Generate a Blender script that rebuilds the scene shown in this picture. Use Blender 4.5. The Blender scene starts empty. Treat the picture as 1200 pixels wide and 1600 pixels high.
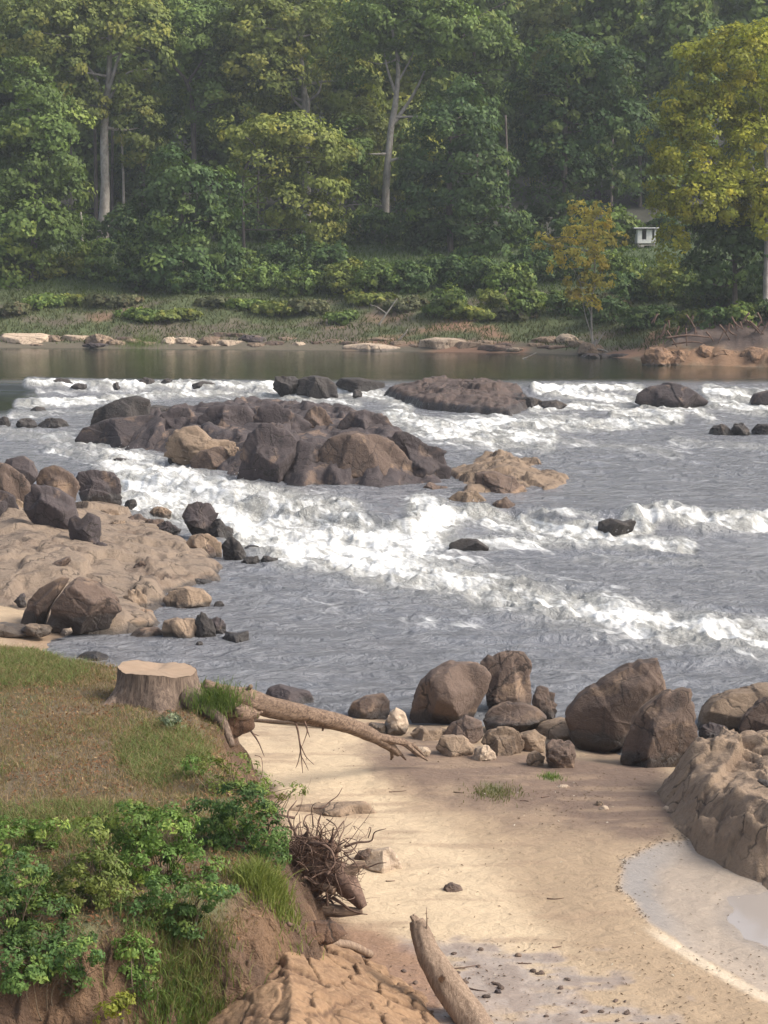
import bpy, math
import numpy as np
R = math.radians
scene = bpy.context.scene
COL = scene.collection
rng = np.random.default_rng(7)

# ------------------------------------------------------------ camera geometry (photo px, 1200 x 1600)
CAMZ, F, TH = 12.0, 3000.0, math.atan(440/3000)
CT, ST = math.cos(TH), math.sin(TH)
def ray(px, py):
    a = (px-600.0)/F; b = -(py-800.0)/F
    return a, CT + b*ST, -ST + b*CT
def G(px, py, z=0.0):
    a, b, c = ray(px, py); t = (z-CAMZ)/c
    return a*t, b*t
def V(px, py, y):
    a, b, c = ray(px, py); t = y/b
    return a*t, CAMZ + c*t
def proj(x, y, z):
    dz = z-CAMZ; dep = y*CT - dz*ST; up = y*ST + dz*CT
    dep = np.maximum(dep, .1)
    return 600 + F*x/dep, 800 - F*up/dep

# ------------------------------------------------------------ numpy noise
def _h(ix, iy, iz, seed):
    h = (ix.astype(np.int64)*374761393 + iy.astype(np.int64)*668265263 + iz.astype(np.int64)*2147483647 + seed*1442695041) & 0xffffffff
    h = ((h ^ (h >> 13))*1274126177) & 0xffffffff
    h = ((h ^ (h >> 16))*2246822519) & 0xffffffff
    return ((h ^ (h >> 15)) & 0xffffff)/16777215.0
def vnoise(x, y, z=None, seed=0):
    x = np.asarray(x, float); y = np.asarray(y, float)
    z = np.zeros_like(x) if z is None else np.asarray(z, float)
    x0, y0, z0 = np.floor(x), np.floor(y), np.floor(z)
    fx, fy, fz = x-x0, y-y0, z-z0
    fx, fy, fz = [t*t*t*(t*(t*6-15)+10) for t in (fx, fy, fz)]
    r = 0
    for dz in (0, 1):
        wz = fz if dz else 1-fz
        for dy in (0, 1):
            wy = fy if dy else 1-fy
            for dx in (0, 1):
                wx = fx if dx else 1-fx
                r = r + wx*wy*wz*_h(x0+dx, y0+dy, z0+dz, seed)
    return r*2-1
def fbm(x, y, z=None, o=4, seed=0, g=.5, lac=2.03):
    r = 0; a = 1; s = 0; f = 1
    for i in range(o):
        r = r + a*vnoise(np.asarray(x)*f, np.asarray(y)*f, None if z is None else np.asarray(z)*f, seed+i*17); s += a; a *= g; f *= lac
    return r/s
def ridged(x, y, z=None, o=4, seed=0, g=.5):
    r = 0; a = 1; s = 0; f = 1
    for i in range(o):
        r = r + a*(1-2*np.abs(vnoise(np.asarray(x)*f, np.asarray(y)*f, None if z is None else np.asarray(z)*f, seed+i*17))); s += a; a *= g; f *= 2.03
    return r/s
def voro(x, y, seed=0):
    """distance to the nearest cell edge (approx) and a cell id"""
    ix, iy = np.floor(x), np.floor(y)
    f1 = np.full(x.shape, 9.); f2 = np.full(x.shape, 9.); cid = np.zeros(x.shape)
    for dx in (-1, 0, 1):
        for dy in (-1, 0, 1):
            cx, cy = ix+dx, iy+dy
            jx = cx + .15+.7*_h(cx, cy, cx*0, seed); jy = cy + .15+.7*_h(cx, cy, cx*0+1, seed)
            d = np.hypot(x-jx, y-jy); c = _h(cx, cy, cx*0+2, seed)
            m = d < f1
            f2 = np.where(m, f1, np.minimum(f2, d)); cid = np.where(m, c, cid); f1 = np.where(m, d, f1)
    return f2-f1, cid
def cells(x, y, seed=0):
    """cracked slabs: a random level and tilt per cell"""
    ix, iy = np.floor(x), np.floor(y); f1 = np.full(x.shape, 9.); out = np.zeros(x.shape)
    for dx in (-1, 0, 1):
        for dy in (-1, 0, 1):
            cx, cy = ix+dx, iy+dy; jx = cx + .1+.8*_h(cx, cy, cx*0, seed); jy = cy + .1+.8*_h(cx, cy, cx*0+1, seed)
            d = np.abs(x-jx)**1.2+np.abs(y-jy)**1.2; m = d < f1; f1 = np.where(m, d, f1)
            val = (_h(cx, cy, cx*0+2, seed)-.5) + (x-jx)*(_h(cx, cy, cx*0+3, seed)-.5)*1.1 + (y-jy)*(_h(cx, cy, cx*0+4, seed)-.5)*1.1
            out = np.where(m, val, out)
    return out
def ss(t, a=0., b=1.):
    t = np.clip((t-a)/(b-a), 0, 1); return t*t*(3-2*t)
def sdpoly(x, y, poly):
    """signed distance, positive inside"""
    x = np.asarray(x, float); y = np.asarray(y, float)
    d = np.full(x.shape, 1e9); ins = np.zeros(x.shape, bool)
    n = len(poly)
    for i in range(n):
        ax, ay = poly[i]; bx, by = poly[(i+1) % n]
        ex, ey = bx-ax, by-ay
        t = np.clip(((x-ax)*ex + (y-ay)*ey)/(ex*ex+ey*ey+1e-12), 0, 1)
        d = np.minimum(d, np.hypot(x-ax-t*ex, y-ay-t*ey))
        c = ((ay > y) != (by > y)) & (x < ex*(y-ay)/(ey if abs(ey) > 1e-12 else 1e-12)+ax)
        ins ^= c
    return np.where(ins, d, -d)
def sdline(x, y, pts):
    d = np.full(np.shape(x), 1e9)
    for (ax, ay), (bx, by) in zip(pts[:-1], pts[1:]):
        ex, ey = bx-ax, by-ay
        t = np.clip(((x-ax)*ex + (y-ay)*ey)/(ex*ex+ey*ey+1e-12), 0, 1)
        d = np.minimum(d, np.hypot(x-ax-t*ex, y-ay-t*ey))
    return d
def world(poly, z): return [G(px, py, z) for px, py in poly]

# ------------------------------------------------------------ scene helpers
def meshobj(name, verts, faces, mat=None, parent=None, smooth=True, loc=(0, 0, 0), attrs=None, link=True):
    verts = np.asarray(verts, np.float32); me = bpy.data.meshes.new(name)
    fl = faces if isinstance(faces, list) else [faces]
    fl = [np.asarray(f, np.int32) for f in fl if len(f)]
    me.vertices.add(len(verts)); me.vertices.foreach_set('co', verts.ravel())
    tot = np.concatenate([np.full(len(f), f.shape[1], np.int32) for f in fl])
    idx = np.concatenate([f.ravel() for f in fl])
    st = np.concatenate([[0], np.cumsum(tot)[:-1]]).astype(np.int32)
    me.loops.add(len(idx)); me.loops.foreach_set('vertex_index', idx)
    me.polygons.add(len(tot)); me.polygons.foreach_set('loop_start', st)
    try: me.polygons.foreach_set('loop_total', tot)
    except Exception: pass
    me.update(calc_edges=True)
    me.polygons.foreach_set('use_smooth', np.full(len(tot), smooth))
    for k, v in (attrs or {}).items():
        v = np.asarray(v, np.float32)
        if v.ndim == 2:
            if v.shape[1] == 3: v = np.concatenate([v, np.ones((len(v), 1), np.float32)], 1)
            a = me.attributes.new(k, 'FLOAT_COLOR', 'POINT'); a.data.foreach_set('color', v.ravel())
        else:
            a = me.attributes.new(k, 'FLOAT', 'POINT'); a.data.foreach_set('value', v)
    if mat: me.materials.append(mat)
    o = bpy.data.objects.new(name, me); o.location = loc
    if parent: o.parent = parent
    if link: COL.objects.link(o)
    return o
def empty(name, loc=(0, 0, 0)):
    o = bpy.data.objects.new(name, None); o.location = loc; o.empty_display_size = .2; COL.objects.link(o); return o
def tag(o, label=None, cat=None, group=None, kind=None):
    if label: o['label'] = label
    if cat: o['category'] = cat
    if group: o['group'] = group
    if kind: o['kind'] = kind
    return o
def grid(nr, nc, off=0):
    i = (np.arange(nr-1)[:, None]*nc + np.arange(nc-1)[None, :]).ravel()
    return np.stack([i, i+1, i+nc+1, i+nc], 1)+off
def tubes(specs, n=8, noise=0., seed=0, cap=True, groove=0.):
    """specs: list of (points Nx3, radii N). one mesh"""
    VV, FF = [], []; off = 0
    for k, (P, rad) in enumerate(specs):
        P = np.asarray(P, float); rad = np.asarray(rad, float)*np.ones(len(P))
        T = np.gradient(P, axis=0); T /= np.linalg.norm(T, axis=1)[:, None]+1e-9
        up = np.array([0, 0, 1.]) if abs(T[0, 2]) < .8 else np.array([1., 0, 0])
        A = np.cross(T, up); A /= np.linalg.norm(A, axis=1)[:, None]+1e-9
        B = np.cross(T, A)
        for i in range(1, len(P)):
            if (A[i]*A[i-1]).sum() < 0: A[i] *= -1; B[i] *= -1
        th = np.linspace(0, 2*np.pi, n, endpoint=False)
        c, s = np.cos(th), np.sin(th)
        rr = rad[:, None]*np.ones((1, n))
        if noise:
            L = np.concatenate([[0], np.cumsum(np.linalg.norm(np.diff(P, axis=0), axis=1))])
            rr = rr*(1 + noise*fbm(c[None, :]*1.8+k*3.1+0*L[:, None], s[None, :]*1.8+0*L[:, None], L[:, None]/(rad.mean()*5+1e-6)+0*c[None, :], 3, seed+k))
        if groove: rr = rr*(1 - groove*np.abs(fbm(c[None, :]*4.5+.0*rr, s[None, :]*4.5+.0*rr, np.arange(len(P))[:, None]*.09+.0*rr, 3, seed+3)))
        v = P[:, None, :] + rr[..., None]*(c[None, :, None]*A[:, None, :] + s[None, :, None]*B[:, None, :])
        VV.append(v.reshape(-1, 3)); m = len(P)
        i = (np.arange(m-1)[:, None]*n + np.arange(n)[None, :]).ravel(); j = (np.arange(m-1)[:, None]*n + (np.arange(n)[None, :]+1) % n).ravel()
        FF.append(np.stack([i, j, j+n, i+n], 1)+off); off += m*n
        if cap:
            VV.append(np.stack([P[0], P[-1]])); a = off; off += 2
            b0 = off-2-m*n; b1 = b0+(m-1)*n; q = np.arange(n)
            FF.append(np.stack([b0+q, np.full(n, a), np.full(n, a), b0+(q+1) % n], 1)[:, [0, 1, 3]])
            FF.append(np.stack([b1+q, b1+(q+1) % n, np.full(n, a+1)], 1))
    q4 = [f for f in FF if f.shape[1] == 4]; q3 = [f for f in FF if f.shape[1] == 3]
    out = [np.concatenate(q4)]
    if q3: out.append(np.concatenate(q3))
    return np.concatenate(VV), out
def bez(pts, n=12):
    """smooth curve through points (Catmull-Rom)"""
    P = np.asarray(pts, float); P = np.vstack([2*P[0]-P[1], P, 2*P[-1]-P[-2]]); out = []
    for i in range(1, len(P)-2):
        t = np.linspace(0, 1, n, endpoint=False)[:, None]
        out.append(.5*(2*P[i] + (P[i+1]-P[i-1])*t + (2*P[i-1]-5*P[i]+4*P[i+1]-P[i+2])*t**2 + (3*P[i]-P[i-1]-3*P[i+1]+P[i+2])*t**3))
    out.append(P[-2][None]); return np.concatenate(out)
def ramp(a, b, n): return np.linspace(a, b, n)

# ------------------------------------------------------------ materials
def newmat(name):
    m = bpy.data.materials.new(name); m.use_nodes = True
    nt = m.node_tree; nt.nodes.clear(); return m, nt
class N:
    def __init__(s, nt): s.nt = nt
    def __call__(s, t, **k):
        n = s.nt.nodes.new(t)
        ins = k.pop('i', {})
        for a, b in k.items(): setattr(n, a, b)
        for a, b in ins.items():
            if isinstance(b, bpy.types.NodeSocket): s.nt.links.new(b, n.inputs[a])
            else: n.inputs[a].default_value = b
        return n
    def math(s, op, a, b=0., c=0., clamp=False):
        n = s.nt.nodes.new('ShaderNodeMath'); n.operation = op; n.use_clamp = clamp
        for k, v in enumerate((a, b, c)):
            if isinstance(v, bpy.types.NodeSocket): s.nt.links.new(v, n.inputs[k])
            else: n.inputs[k].default_value = v
        return n.outputs[0]
    def mix(s, f, a, b, mode='MIX'):
        n = s.nt.nodes.new('ShaderNodeMix'); n.data_type = 'RGBA'; n.blend_type = mode; n.clamp_factor = True
        for k, v in ((0, f), (6, a), (7, b)):
            if isinstance(v, bpy.types.NodeSocket): s.nt.links.new(v, n.inputs[k])
            else: n.inputs[k].default_value = v if k == 0 else (*v[:3], 1)
        return n.outputs[2]
    def noise(s, vec, scale, detail=4, rough=.55, dist=0.):
        n = s.nt.nodes.new('ShaderNodeTexNoise'); s.nt.links.new(vec, n.inputs['Vector'])
        n.inputs['Scale'].default_value = scale; n.inputs['Detail'].default_value = detail
        n.inputs['Roughness'].default_value = rough; n.inputs['Distortion'].default_value = dist
        return n.outputs['Fac']
    def sstep(s, v, a, b, lo=0., hi=1.):
        n = s.nt.nodes.new('ShaderNodeMapRange'); n.interpolation_type = 'SMOOTHSTEP'
        s.nt.links.new(v, n.inputs[0])
        for k, x in ((1, a), (2, b), (3, lo), (4, hi)): n.inputs[k].default_value = x
        return n.outputs[0]
    def scale(s, vec, sc):
        n = s.nt.nodes.new('ShaderNodeVectorMath'); n.operation = 'MULTIPLY'; s.nt.links.new(vec, n.inputs[0]); n.inputs[1].default_value = sc
        return n.outputs[0]
    def gray(s, v):
        n = s.nt.nodes.new('ShaderNodeCombineColor')
        for k in range(3): s.nt.links.new(v, n.inputs[k])
        return n.outputs[0]
def finish(nt, sh):
    o = nt.nodes.new('ShaderNodeOutputMaterial'); nt.links.new(sh, o.inputs['Surface'])

def rockmat(name, A, B, S, bump=.5, sc=1.):
    """A main colour, B second colour, S stain colour"""
    m, nt = newmat(name); n = N(nt)
    pos = n('ShaderNodeNewGeometry').outputs['Position']; rnd = n('ShaderNodeObjectInfo').outputs['Random']
    c = n.mix(n.sstep(n.noise(pos, .9*sc, 5, .6, .6), .54, .66), A, B)
    c = n.mix(n.sstep(n.noise(n.scale(pos, (1, 1, .5)), 2.1*sc, 6, .65, .8), .52, .66, 0, .8), c, S)
    v = n.math('ADD', .72, n.math('MULTIPLY', n.noise(pos, 14*sc, 5, .7), .56))
    v = n.math('MULTIPLY', v, n.math('ADD', .84, n.math('MULTIPLY', rnd, .32)))
    c = n.mix(1., c, n.gray(v), 'MULTIPLY')
    # pale scuffs and lichen
    c = n.mix(n.sstep(n.noise(pos, 5*sc, 6, .75), .64, .74, 0, .35), c, tuple(min(1, x*2.1+.03) for x in A))
    wl = n('ShaderNodeAttribute', attribute_type='OBJECT', attribute_name='wl').outputs['Fac']
    z = n('ShaderNodeSeparateXYZ', i={0: pos}).outputs['Z']
    wet = n.math('SUBTRACT', n.math('SUBTRACT', z, wl), n.math('MULTIPLY', n.noise(pos, 2.2, 3), .35))
    wet = n.sstep(wet, -.06, .1, 1, 0)
    c = n.mix(n.math('MULTIPLY', wet, .75), c, (.03, .026, .024))
    rough = n.math('SUBTRACT', .9, n.math('MULTIPLY', wet, .55))
    dn = n('ShaderNodeTexNoise', i={'Vector': pos, 'Scale': 1.4, 'Detail': 4.}).outputs['Color']
    va = n('ShaderNodeVectorMath', operation='MULTIPLY_ADD', i={0: dn}); va.inputs[1].default_value = (.9, .9, .9); nt.links.new(n.scale(pos, (1, .8, .8)), va.inputs[2])
    vo = n('ShaderNodeTexVoronoi', feature='DISTANCE_TO_EDGE', i={'Vector': va.outputs[0], 'Scale': .75*sc}).outputs[0]
    crack = n.sstep(vo, 0, .035); c = n.mix(n.math('MULTIPLY', n.sstep(vo, .004, .022, 1, 0), n.sstep(n.noise(pos, .8, 2), .42, .55, 0, .75)), c, (.03, .023, .02))
    b1 = n('ShaderNodeBump', i={'Height': crack, 'Strength': .6*bump, 'Distance': .05})
    hh = n.math('ADD', n.noise(pos, 6*sc, 8, .68, .4), n.math('MULTIPLY', n.noise(pos, 34*sc, 4, .6), .25))
    b2 = n('ShaderNodeBump', i={'Height': hh, 'Strength': 1.*bump, 'Distance': .2/sc, 'Normal': b1.outputs[0]})
    p = n('ShaderNodeBsdfPrincipled', i={'Base Color': c, 'Roughness': rough, 'Normal': b2.outputs[0]})
    p.inputs['Specular IOR Level'].default_value = .35
    finish(nt, p.outputs[0]); return m
ROCK = {
 'dark': rockmat('dark_rock', (.064, .051, .051), (.150, .106, .082), (.038, .033, .035)),
 'brown': rockmat('brown_rock', (.120, .084, .066), (.24, .165, .113), (.066, .050, .043)),
 'tan': rockmat('tan_rock', (.235, .17, .118), (.175, .122, .085), (.095, .068, .052)),
 'shelf': rockmat('weathered_bedrock', (.205, .155, .115), (.15, .108, .08), (.085, .064, .052), .6, .8),
 'clay': rockmat('orange_clay', (.23, .14, .085), (.18, .108, .068), (.11, .072, .055)),
 'soil': rockmat('red_soil', (.13, .075, .048), (.19, .11, .065), (.07, .043, .032)),
 'pale': rockmat('pale_rock', (.44, .34, .25), (.34, .26, .185), (.2, .145, .11)),
 'black': rockmat('wet_rock', (.052, .045, .042), (.085, .068, .058), (.03, .027, .026)),
 'far': rockmat('bedrock', (.10, .072, .062), (.075, .057, .05), (.05, .041, .038)),
}
def barkmat(name, A, B, stretch=(6, 6, .8), bump=.6, nz=3.):
    m, nt = newmat(name); n = N(nt)
    pos = n('ShaderNodeTexCoord').outputs['Object']
    v = n.noise(n.scale(pos, stretch), nz, 6, .7, .5)
    c = n.mix(n.sstep(v, .35, .65), A, B)
    c = n.mix(n.sstep(n.noise(pos, 1.3, 4), .5, .7, 0, .5), c, tuple(.5*(a+b)*.7 for a, b in zip(A, B)))
    b = n('ShaderNodeBump', i={'Height': v, 'Strength': bump, 'Distance': .03})
    p = n('ShaderNodeBsdfPrincipled', i={'Base Color': c, 'Roughness': .85, 'Normal': b.outputs[0]})
    p.inputs['Specular IOR Level'].default_value = .2
    finish(nt, p.outputs[0]); return m
BARK = {
 'pale': barkmat('pale_bark', (.36, .33, .29), (.2, .18, .155), (1, 1, .5), .3, 2),
 'grey': barkmat('grey_bark', (.15, .125, .11), (.08, .068, .06), (3, 3, .5), .5, 2),
 'drift': barkmat('driftwood', (.27, .19, .135), (.085, .056, .042), (1.2, 8, 8), 1., 3),
 'drift2': barkmat('weathered_wood', (.30, .22, .16), (.17, .118, .085), (9, 9, 1.2), .8, 3),
 'root': barkmat('root_wood', (.19, .125, .095), (.085, .052, .04), (5, 5, 5), .5, 3),
 'stump': barkmat('stump_bark', (.23, .17, .13), (.085, .06, .047), (9, 9, .8), 1., 2.5),
 'twig': barkmat('twig_bark', (.22, .17, .12), (.12, .09, .06), (5, 5, 5), .3, 3),
}
def leafmat(name, trans=.35, spec=0.):
    m, nt = newmat(name); n = N(nt)
    a = n('ShaderNodeAttribute', attribute_name='Col').outputs['Color']
    pos = n('ShaderNodeNewGeometry').outputs['Position']
    v = n.math('ADD', .75, n.math('MULTIPLY', n.noise(pos, 3., 2), .5))
    c = n.mix(1., a, n.gray(v), 'MULTIPLY')
    d = n('ShaderNodeBsdfPrincipled', i={'Base Color': c, 'Roughness': .55})
    d.inputs['Specular IOR Level'].default_value = spec
    t = n('ShaderNodeBsdfTranslucent', i={'Color': n.mix(1., c, (1.15, 1.2, .55), 'MULTIPLY')})
    mx = n('ShaderNodeMixShader', i={0: trans, 1: d.outputs[0], 2: t.outputs[0]})
    finish(nt, mx.outputs[0]); return m
LEAF = leafmat('foliage', .3, .15); LEAFN = leafmat('glossy_foliage', .28, .2); GRASS = leafmat('grass_blades', .3, .1)
def plain(name, col, rough=.8, nz=8., amt=.35, bump=.2):
    m, nt = newmat(name); n = N(nt)
    pos = n('ShaderNodeTexCoord').outputs['Object']; v = n.noise(pos, nz, 5, .6)
    c = n.mix(1., col, n.gray(n.math('ADD', 1-amt/2, n.math('MULTIPLY', v, amt))), 'MULTIPLY')
    b = n('ShaderNodeBump', i={'Height': v, 'Strength': bump, 'Distance': .02})
    p = n('ShaderNodeBsdfPrincipled', i={'Base Color': c, 'Roughness': rough, 'Normal': b.outputs[0]}); finish(nt, p.outputs[0]); return m
# ------------------------------------------------------------ terrain heights (world metres)
WP = 1.0    # upstream pool level; middle reach .5; lower reach 0
near_land = world([(-2600, 900), (-900, 800), (-300, 790), (0, 805), (150, 835), (240, 900), (180, 955), (70, 1000), (128, 1040), (190, 1062), (380, 1120),
                   (560, 1120), (720, 1135), (900, 1150), (1000, 1172), (1100, 1175), (1250, 1195), (1700, 1180), (3500, 1200)], 0) + [(60, 2), (-60, 2)]
far_land = world([(-9000, 535), (-600, 540), (0, 543), (400, 546), (640, 549), (820, 551), (930, 556), (1000, 560), (1015, 568), (1100, 571), (1250, 575), (2000, 600), (9000, 700)], WP)
far_land += [(far_land[-1][0]+2000, 4000), (-4000, 4000)]
promont = world([(1005, 556), (1018, 569), (1100, 571), (1250, 575), (2000, 600), (9000, 700)], WP); promont += [(promont[-1][0], 175), (G(1005, 556, WP)[0]+1.5, 175)]
BZ = 2.6
bank = world([(-2500, 980), (-700, 985), (-100, 1000), (40, 1012), (150, 1030), (240, 1046), (315, 1062), (338, 1100), (335, 1180), (385, 1225), (430, 1300), (425, 1380), (350, 1420), (230, 1440), (120, 1465), (0, 1480), (-700, 1490), (-2500, 1500)], BZ)
clay_old = world([(300, 1405), (400, 1425), (500, 1462), (600, 1500), (700, 1570), (760, 1680), (800, 1900), (-900, 2100), (-900, 1450), (0, 1500), (200, 1440)], .55)
puddle_p = [(965, 1392), (975, 1350), (1030, 1318), (1100, 1312), (1170, 1335), (1260, 1350), (1400, 1400), (1400, 1640), (1200, 1560), (1100, 1505), (1010, 1445)]
puddle = world(puddle_p, .45)
pool_p = [(1125, 1440), (1140, 1400), (1200, 1380), (1330, 1385), (1330, 1510), (1200, 1490), (1150, 1465)]
pool = world(pool_p, .36)
mud_p = [(600, 1500), (640, 1480), (760, 1490), (860, 1505), (960, 1560), (1060, 1620), (1060, 1800), (640, 1800), (560, 1530)]
mud = world(mud_p, .45)
def wl(x, y):
    return .5*ss(y-np.interp(x, L2x, L2y), -.9, .9) + .5*ss(y-np.interp(x, L1x, L1y), -1., 1.)
_l1 = np.array(world([(-3000, 590), (0, 600), (420, 603), (640, 604), (830, 606), (1000, 608), (1200, 614), (4000, 640)], 1.0)); L1x, L1y = _l1[:, 0], _l1[:, 1]
_l2 = np.array(world([(-3000, 725), (150, 742), (260, 752), (400, 780), (560, 812), (640, 818), (700, 795), (800, 795), (880, 812), (960, 806), (1080, 806), (1200, 803), (4000, 770)], .5)); L2x, L2y = _l2[:, 0], _l2[:, 1]
def H(x, y):
    x = np.asarray(x, float); y = np.asarray(y, float)
    z = np.full(x.shape, -1.3)
    n1 = fbm(x*.35, y*.35, None, 4, 3)
    s = sdpoly(x, y, near_land) + n1*.5
    zn = np.interp(s, [-12, -1.5, 0, 3, 8], [-1.3, -.35, .0, .38, .52]) + .06*n1 + .012*fbm(x*2.2, y*1.4, None, 3, 5)
    z = np.maximum(z, zn)
    # grassy bank with an eroded edge
    s = sdpoly(x, y, bank) + .22*fbm(x*1.1, y*.7, None, 4, 11) + .13*ridged(x*2.6, y*2.6, None, 4, 14) + .05*fbm(x*8, y*8, None, 3, 15)
    zb = BZ*np.interp(s, [-1.3, -.85, -.4, .0, .35, 3], [0, .28, .62, .9, 1.0, 1.04]) + .10*fbm(x*.9, y*.6, None, 4, 12) + .22*ss(-s, -.2, .3)*ss(-s, 1.3, .5)*ridged(x*1.6, y*1., None, 4, 13)
    z = np.where(s > -1.3, np.maximum(z, zb), z)
    s = sdpoly(x, y, puddle)
    z = z - .14*ss(s, -.1, .7)
    s = sdpoly(x, y, pool)+.25*fbm(x*1.5, y*1.2, None, 3, 17); z = z - .07*ss(s, -.3, .5)
    # upstream bed and far bank
    s = sdpoly(x, y, far_land) + 1.1*fbm(x*.12, y*.12, None, 3, 21)
    zf = WP + np.interp(s, [-20, -3, 0, 3, 8, 14, 22, 32, 50, 120, 400, 2500], [-2, -.6, 0, .7, 2.0, 4.2, 6.6, 9.0, 10.5, 24, 60, 90]) + .35*fbm(x*.25, y*.2, None, 4, 22)*ss(s, 0, 6)
    z = np.maximum(z, zf)
    s = sdpoly(x, y, promont) + .3*fbm(x*.6, y*.6, None, 3, 23)
    z = np.where(s > -1, np.maximum(z, WP + np.interp(s, [-1, 0, .6, 1.6, 4, 10], [-.8, 0, .9, 1.3, 2.6, 4.5]) + .45*fbm(x*.9, y*.9, None, 4, 24)), z)
    return z
def hit(px, py, z0=None):
    """first point along the pixel ray on the ground or the water"""
    if z0 is not None: x, y = G(px, py, z0); return x, y, z0
    a, b, c = ray(px, py)
    t = np.concatenate([np.arange(18, 70, .06), np.arange(70, 420, .3)])
    x, y, z = a*t, b*t, CAMZ+c*t
    h = np.maximum(H(x, y), wl(x, y)); k = np.argmax(z < h)
    if not (z < h).any(): k = len(t)-1
    return x[k], y[k], h[k]

# ------------------------------------------------------------ ground sheet
def geo(a, b, r):
    n = max(2, int(math.log(b/a)/math.log(r))); return a*np.exp(np.linspace(0, math.log(b/a), n, endpoint=False))
drow = np.concatenate([[1, 4, 8, 12, 16], geo(20, 34, 1.0014), geo(34, 62, 1.0026), geo(62, 140, 1.02), geo(140, 250, 1.004), geo(250, 3600, 1.07), [3600]])
ucol = np.concatenate([-.3-geo(.02, 3, 1.22)[::-1], np.arange(-.3, .3, .00125), .3+geo(.02, 3, 1.22)])
D, U = np.meshgrid(drow, ucol, indexing='ij')
X, Y = (D*U).ravel(), D.ravel()
Z = H(X, Y)
PX, PY = proj(X, Y, Z)
def lerp(c, d, t): return c*(1-t[:, None]) + np.array(d)*t[:, None]
def pmask(poly, soft, amp=0., sc=1., seed=0):
    w = amp*fbm(X*sc, Y*sc*.6, None, 4, seed) if amp else 0
    return ss(sdpoly(PX, PY*1., poly)/soft + w, -1, 1)
near = Y < 120
C = np.tile(np.array([.485, .375, .25]), (len(X), 1))            # dry sand
wet = np.zeros(len(X))
nA = fbm(X*.5, Y*.35, None, 5, 31); nB = fbm(X*3, Y*1.6, None, 4, 32); nC = fbm(X*1.2, Y*2.5, None, 4, 33)
C = lerp(C, (.345, .255, .165), (1-pmask([(330, 1110), (640, 1165), (700, 1260), (790, 1390), (900, 1450), (1040, 1530), (900, 1520), (720, 1490), (600, 1460), (540, 1400), (420, 1250)], 40, .8, .8, 46))*.85)
C = lerp(C, (.37, .28, .19), ss(nA+.3*nB, .0, .5)*.6)
# damp tan sand to the right of the pale tongue
m = pmask([(640, 1190), (900, 1230), (1010, 1290), (960, 1380), (990, 1440), (1200, 1560), (1300, 1700), (900, 1520), (820, 1430), (760, 1330), (620, 1250)], 45, .9, .8, 40)
C = lerp(C, (.30, .218, .14), m*.95)
# brown dirt behind the boulders
m = pmask([(540, 1165), (700, 1150), (850, 1175), (1010, 1180), (1090, 1290), (1020, 1316), (930, 1310), (840, 1290), (740, 1262), (640, 1225)], 26, 1.3, 1.2, 41)
C = lerp(C, (.15, .10, .073), m*.95)
m = pmask([(860, 1190), (1010, 1200), (1090, 1300), (1000, 1308), (930, 1285), (880, 1240)], 18, 1.2, 2.2, 42)
C = lerp(C, (.13, .088, .066), m*.6)
st_ = fbm(X*.55+Y*.2, Y*2.6, None, 4, 45); C = lerp(C, (.27, .19, .125), ss(st_, .12, .4)*.55)
# thin green weeds by the boulders
for (a, b, w) in ((770, 1232, 26), (930, 1162, 24), (860, 1214, 16)):
    C = lerp(C, (.14, .145, .07), ss(1-np.hypot((PX-a)/w, (PY-b)/w*2.2)+.6*nB, 0, .8)*.8)
# wet grey ring and pool
sp = sdpoly(X, Y, puddle)
m = ss(sp+.12*nB, -.05, .12); C = lerp(C, (.31, .255, .205), m*.9)
m2 = m*ss(nA+.35*nC-.12*ss(PX, 1080, 980), -.15, .25); wet = np.maximum(wet, .55*m)
ring = ss(np.abs(sp-.35+.12*nB), .5, .1)*ss(PX, 1120, 1000)*m; C = lerp(C, (.20, .185, .175), ring*.85); wet = np.maximum(wet, ring*.85)
pale_edge = ss(np.abs(sp+.14), .22, .04)*ss(PX, 980, 1020)*ss(PY, 1440, 1470); C = lerp(C, (.6, .5, .38), pale_edge*.7)
so = sdpoly(X, Y, pool); wet = np.maximum(wet, ss(so, -.3, .1)); C = lerp(C, (.24, .205, .175), ss(so, -.3, .1)*.8)
# muddy flat in front
sm = sdpoly(X, Y, mud); m = ss(sm+.8*nB+.7*nC, -.5, .5)*near
C = lerp(C, (.30, .25, .22), m*.85*ss(nC+.4*nA, -.5, .1)); C = lerp(C, (.20, .145, .11), m*ss(nB+nC, .2, .6)*.45); wet = np.maximum(wet, m*ss(nC, -.2, .15)*.95)
m = pmask([(380, 1420), (600, 1455), (660, 1500), (700, 1560), (690, 1640), (300, 1640)], 16, 1., 1.2, 44)
C = lerp(C, (.23, .135, .085), m*.9)
# shoreline wet sand near the left cove
sl = sdpoly(X, Y, near_land); m = ss(sl, 2.2, .4)*ss(PX, 330, 200); C = lerp(C, (.27, .185, .125), m*.8); wet = np.maximum(wet, m*.6)
C = lerp(C, (.12, .1, .085), ss(sl, .2, -.6)*near)
# bank: soil and turf
sb = sdpoly(X, Y, bank) + .15*nB
soil = ss(sb, -1.5, -1.0)
red = lerp(np.tile(np.array([.115, .068, .042]), (len(X), 1)), (.20, .118, .066), ss(nA+.6*nC, -.2, .4))
C = C*(1-soil[:, None]) + red*soil[:, None]; wet = wet*(1-soil)
soil_a = soil*(1-ss(sb, -.15, .35)); m = ss(sb, -.15, .35); turf = lerp(np.tile(np.array([.115, .085, .05]), (len(X), 1)), (.085, .09, .04), ss(nA+.5*nB, -.2, .4))
C = C*(1-m[:, None]) + turf*m[:, None]
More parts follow.
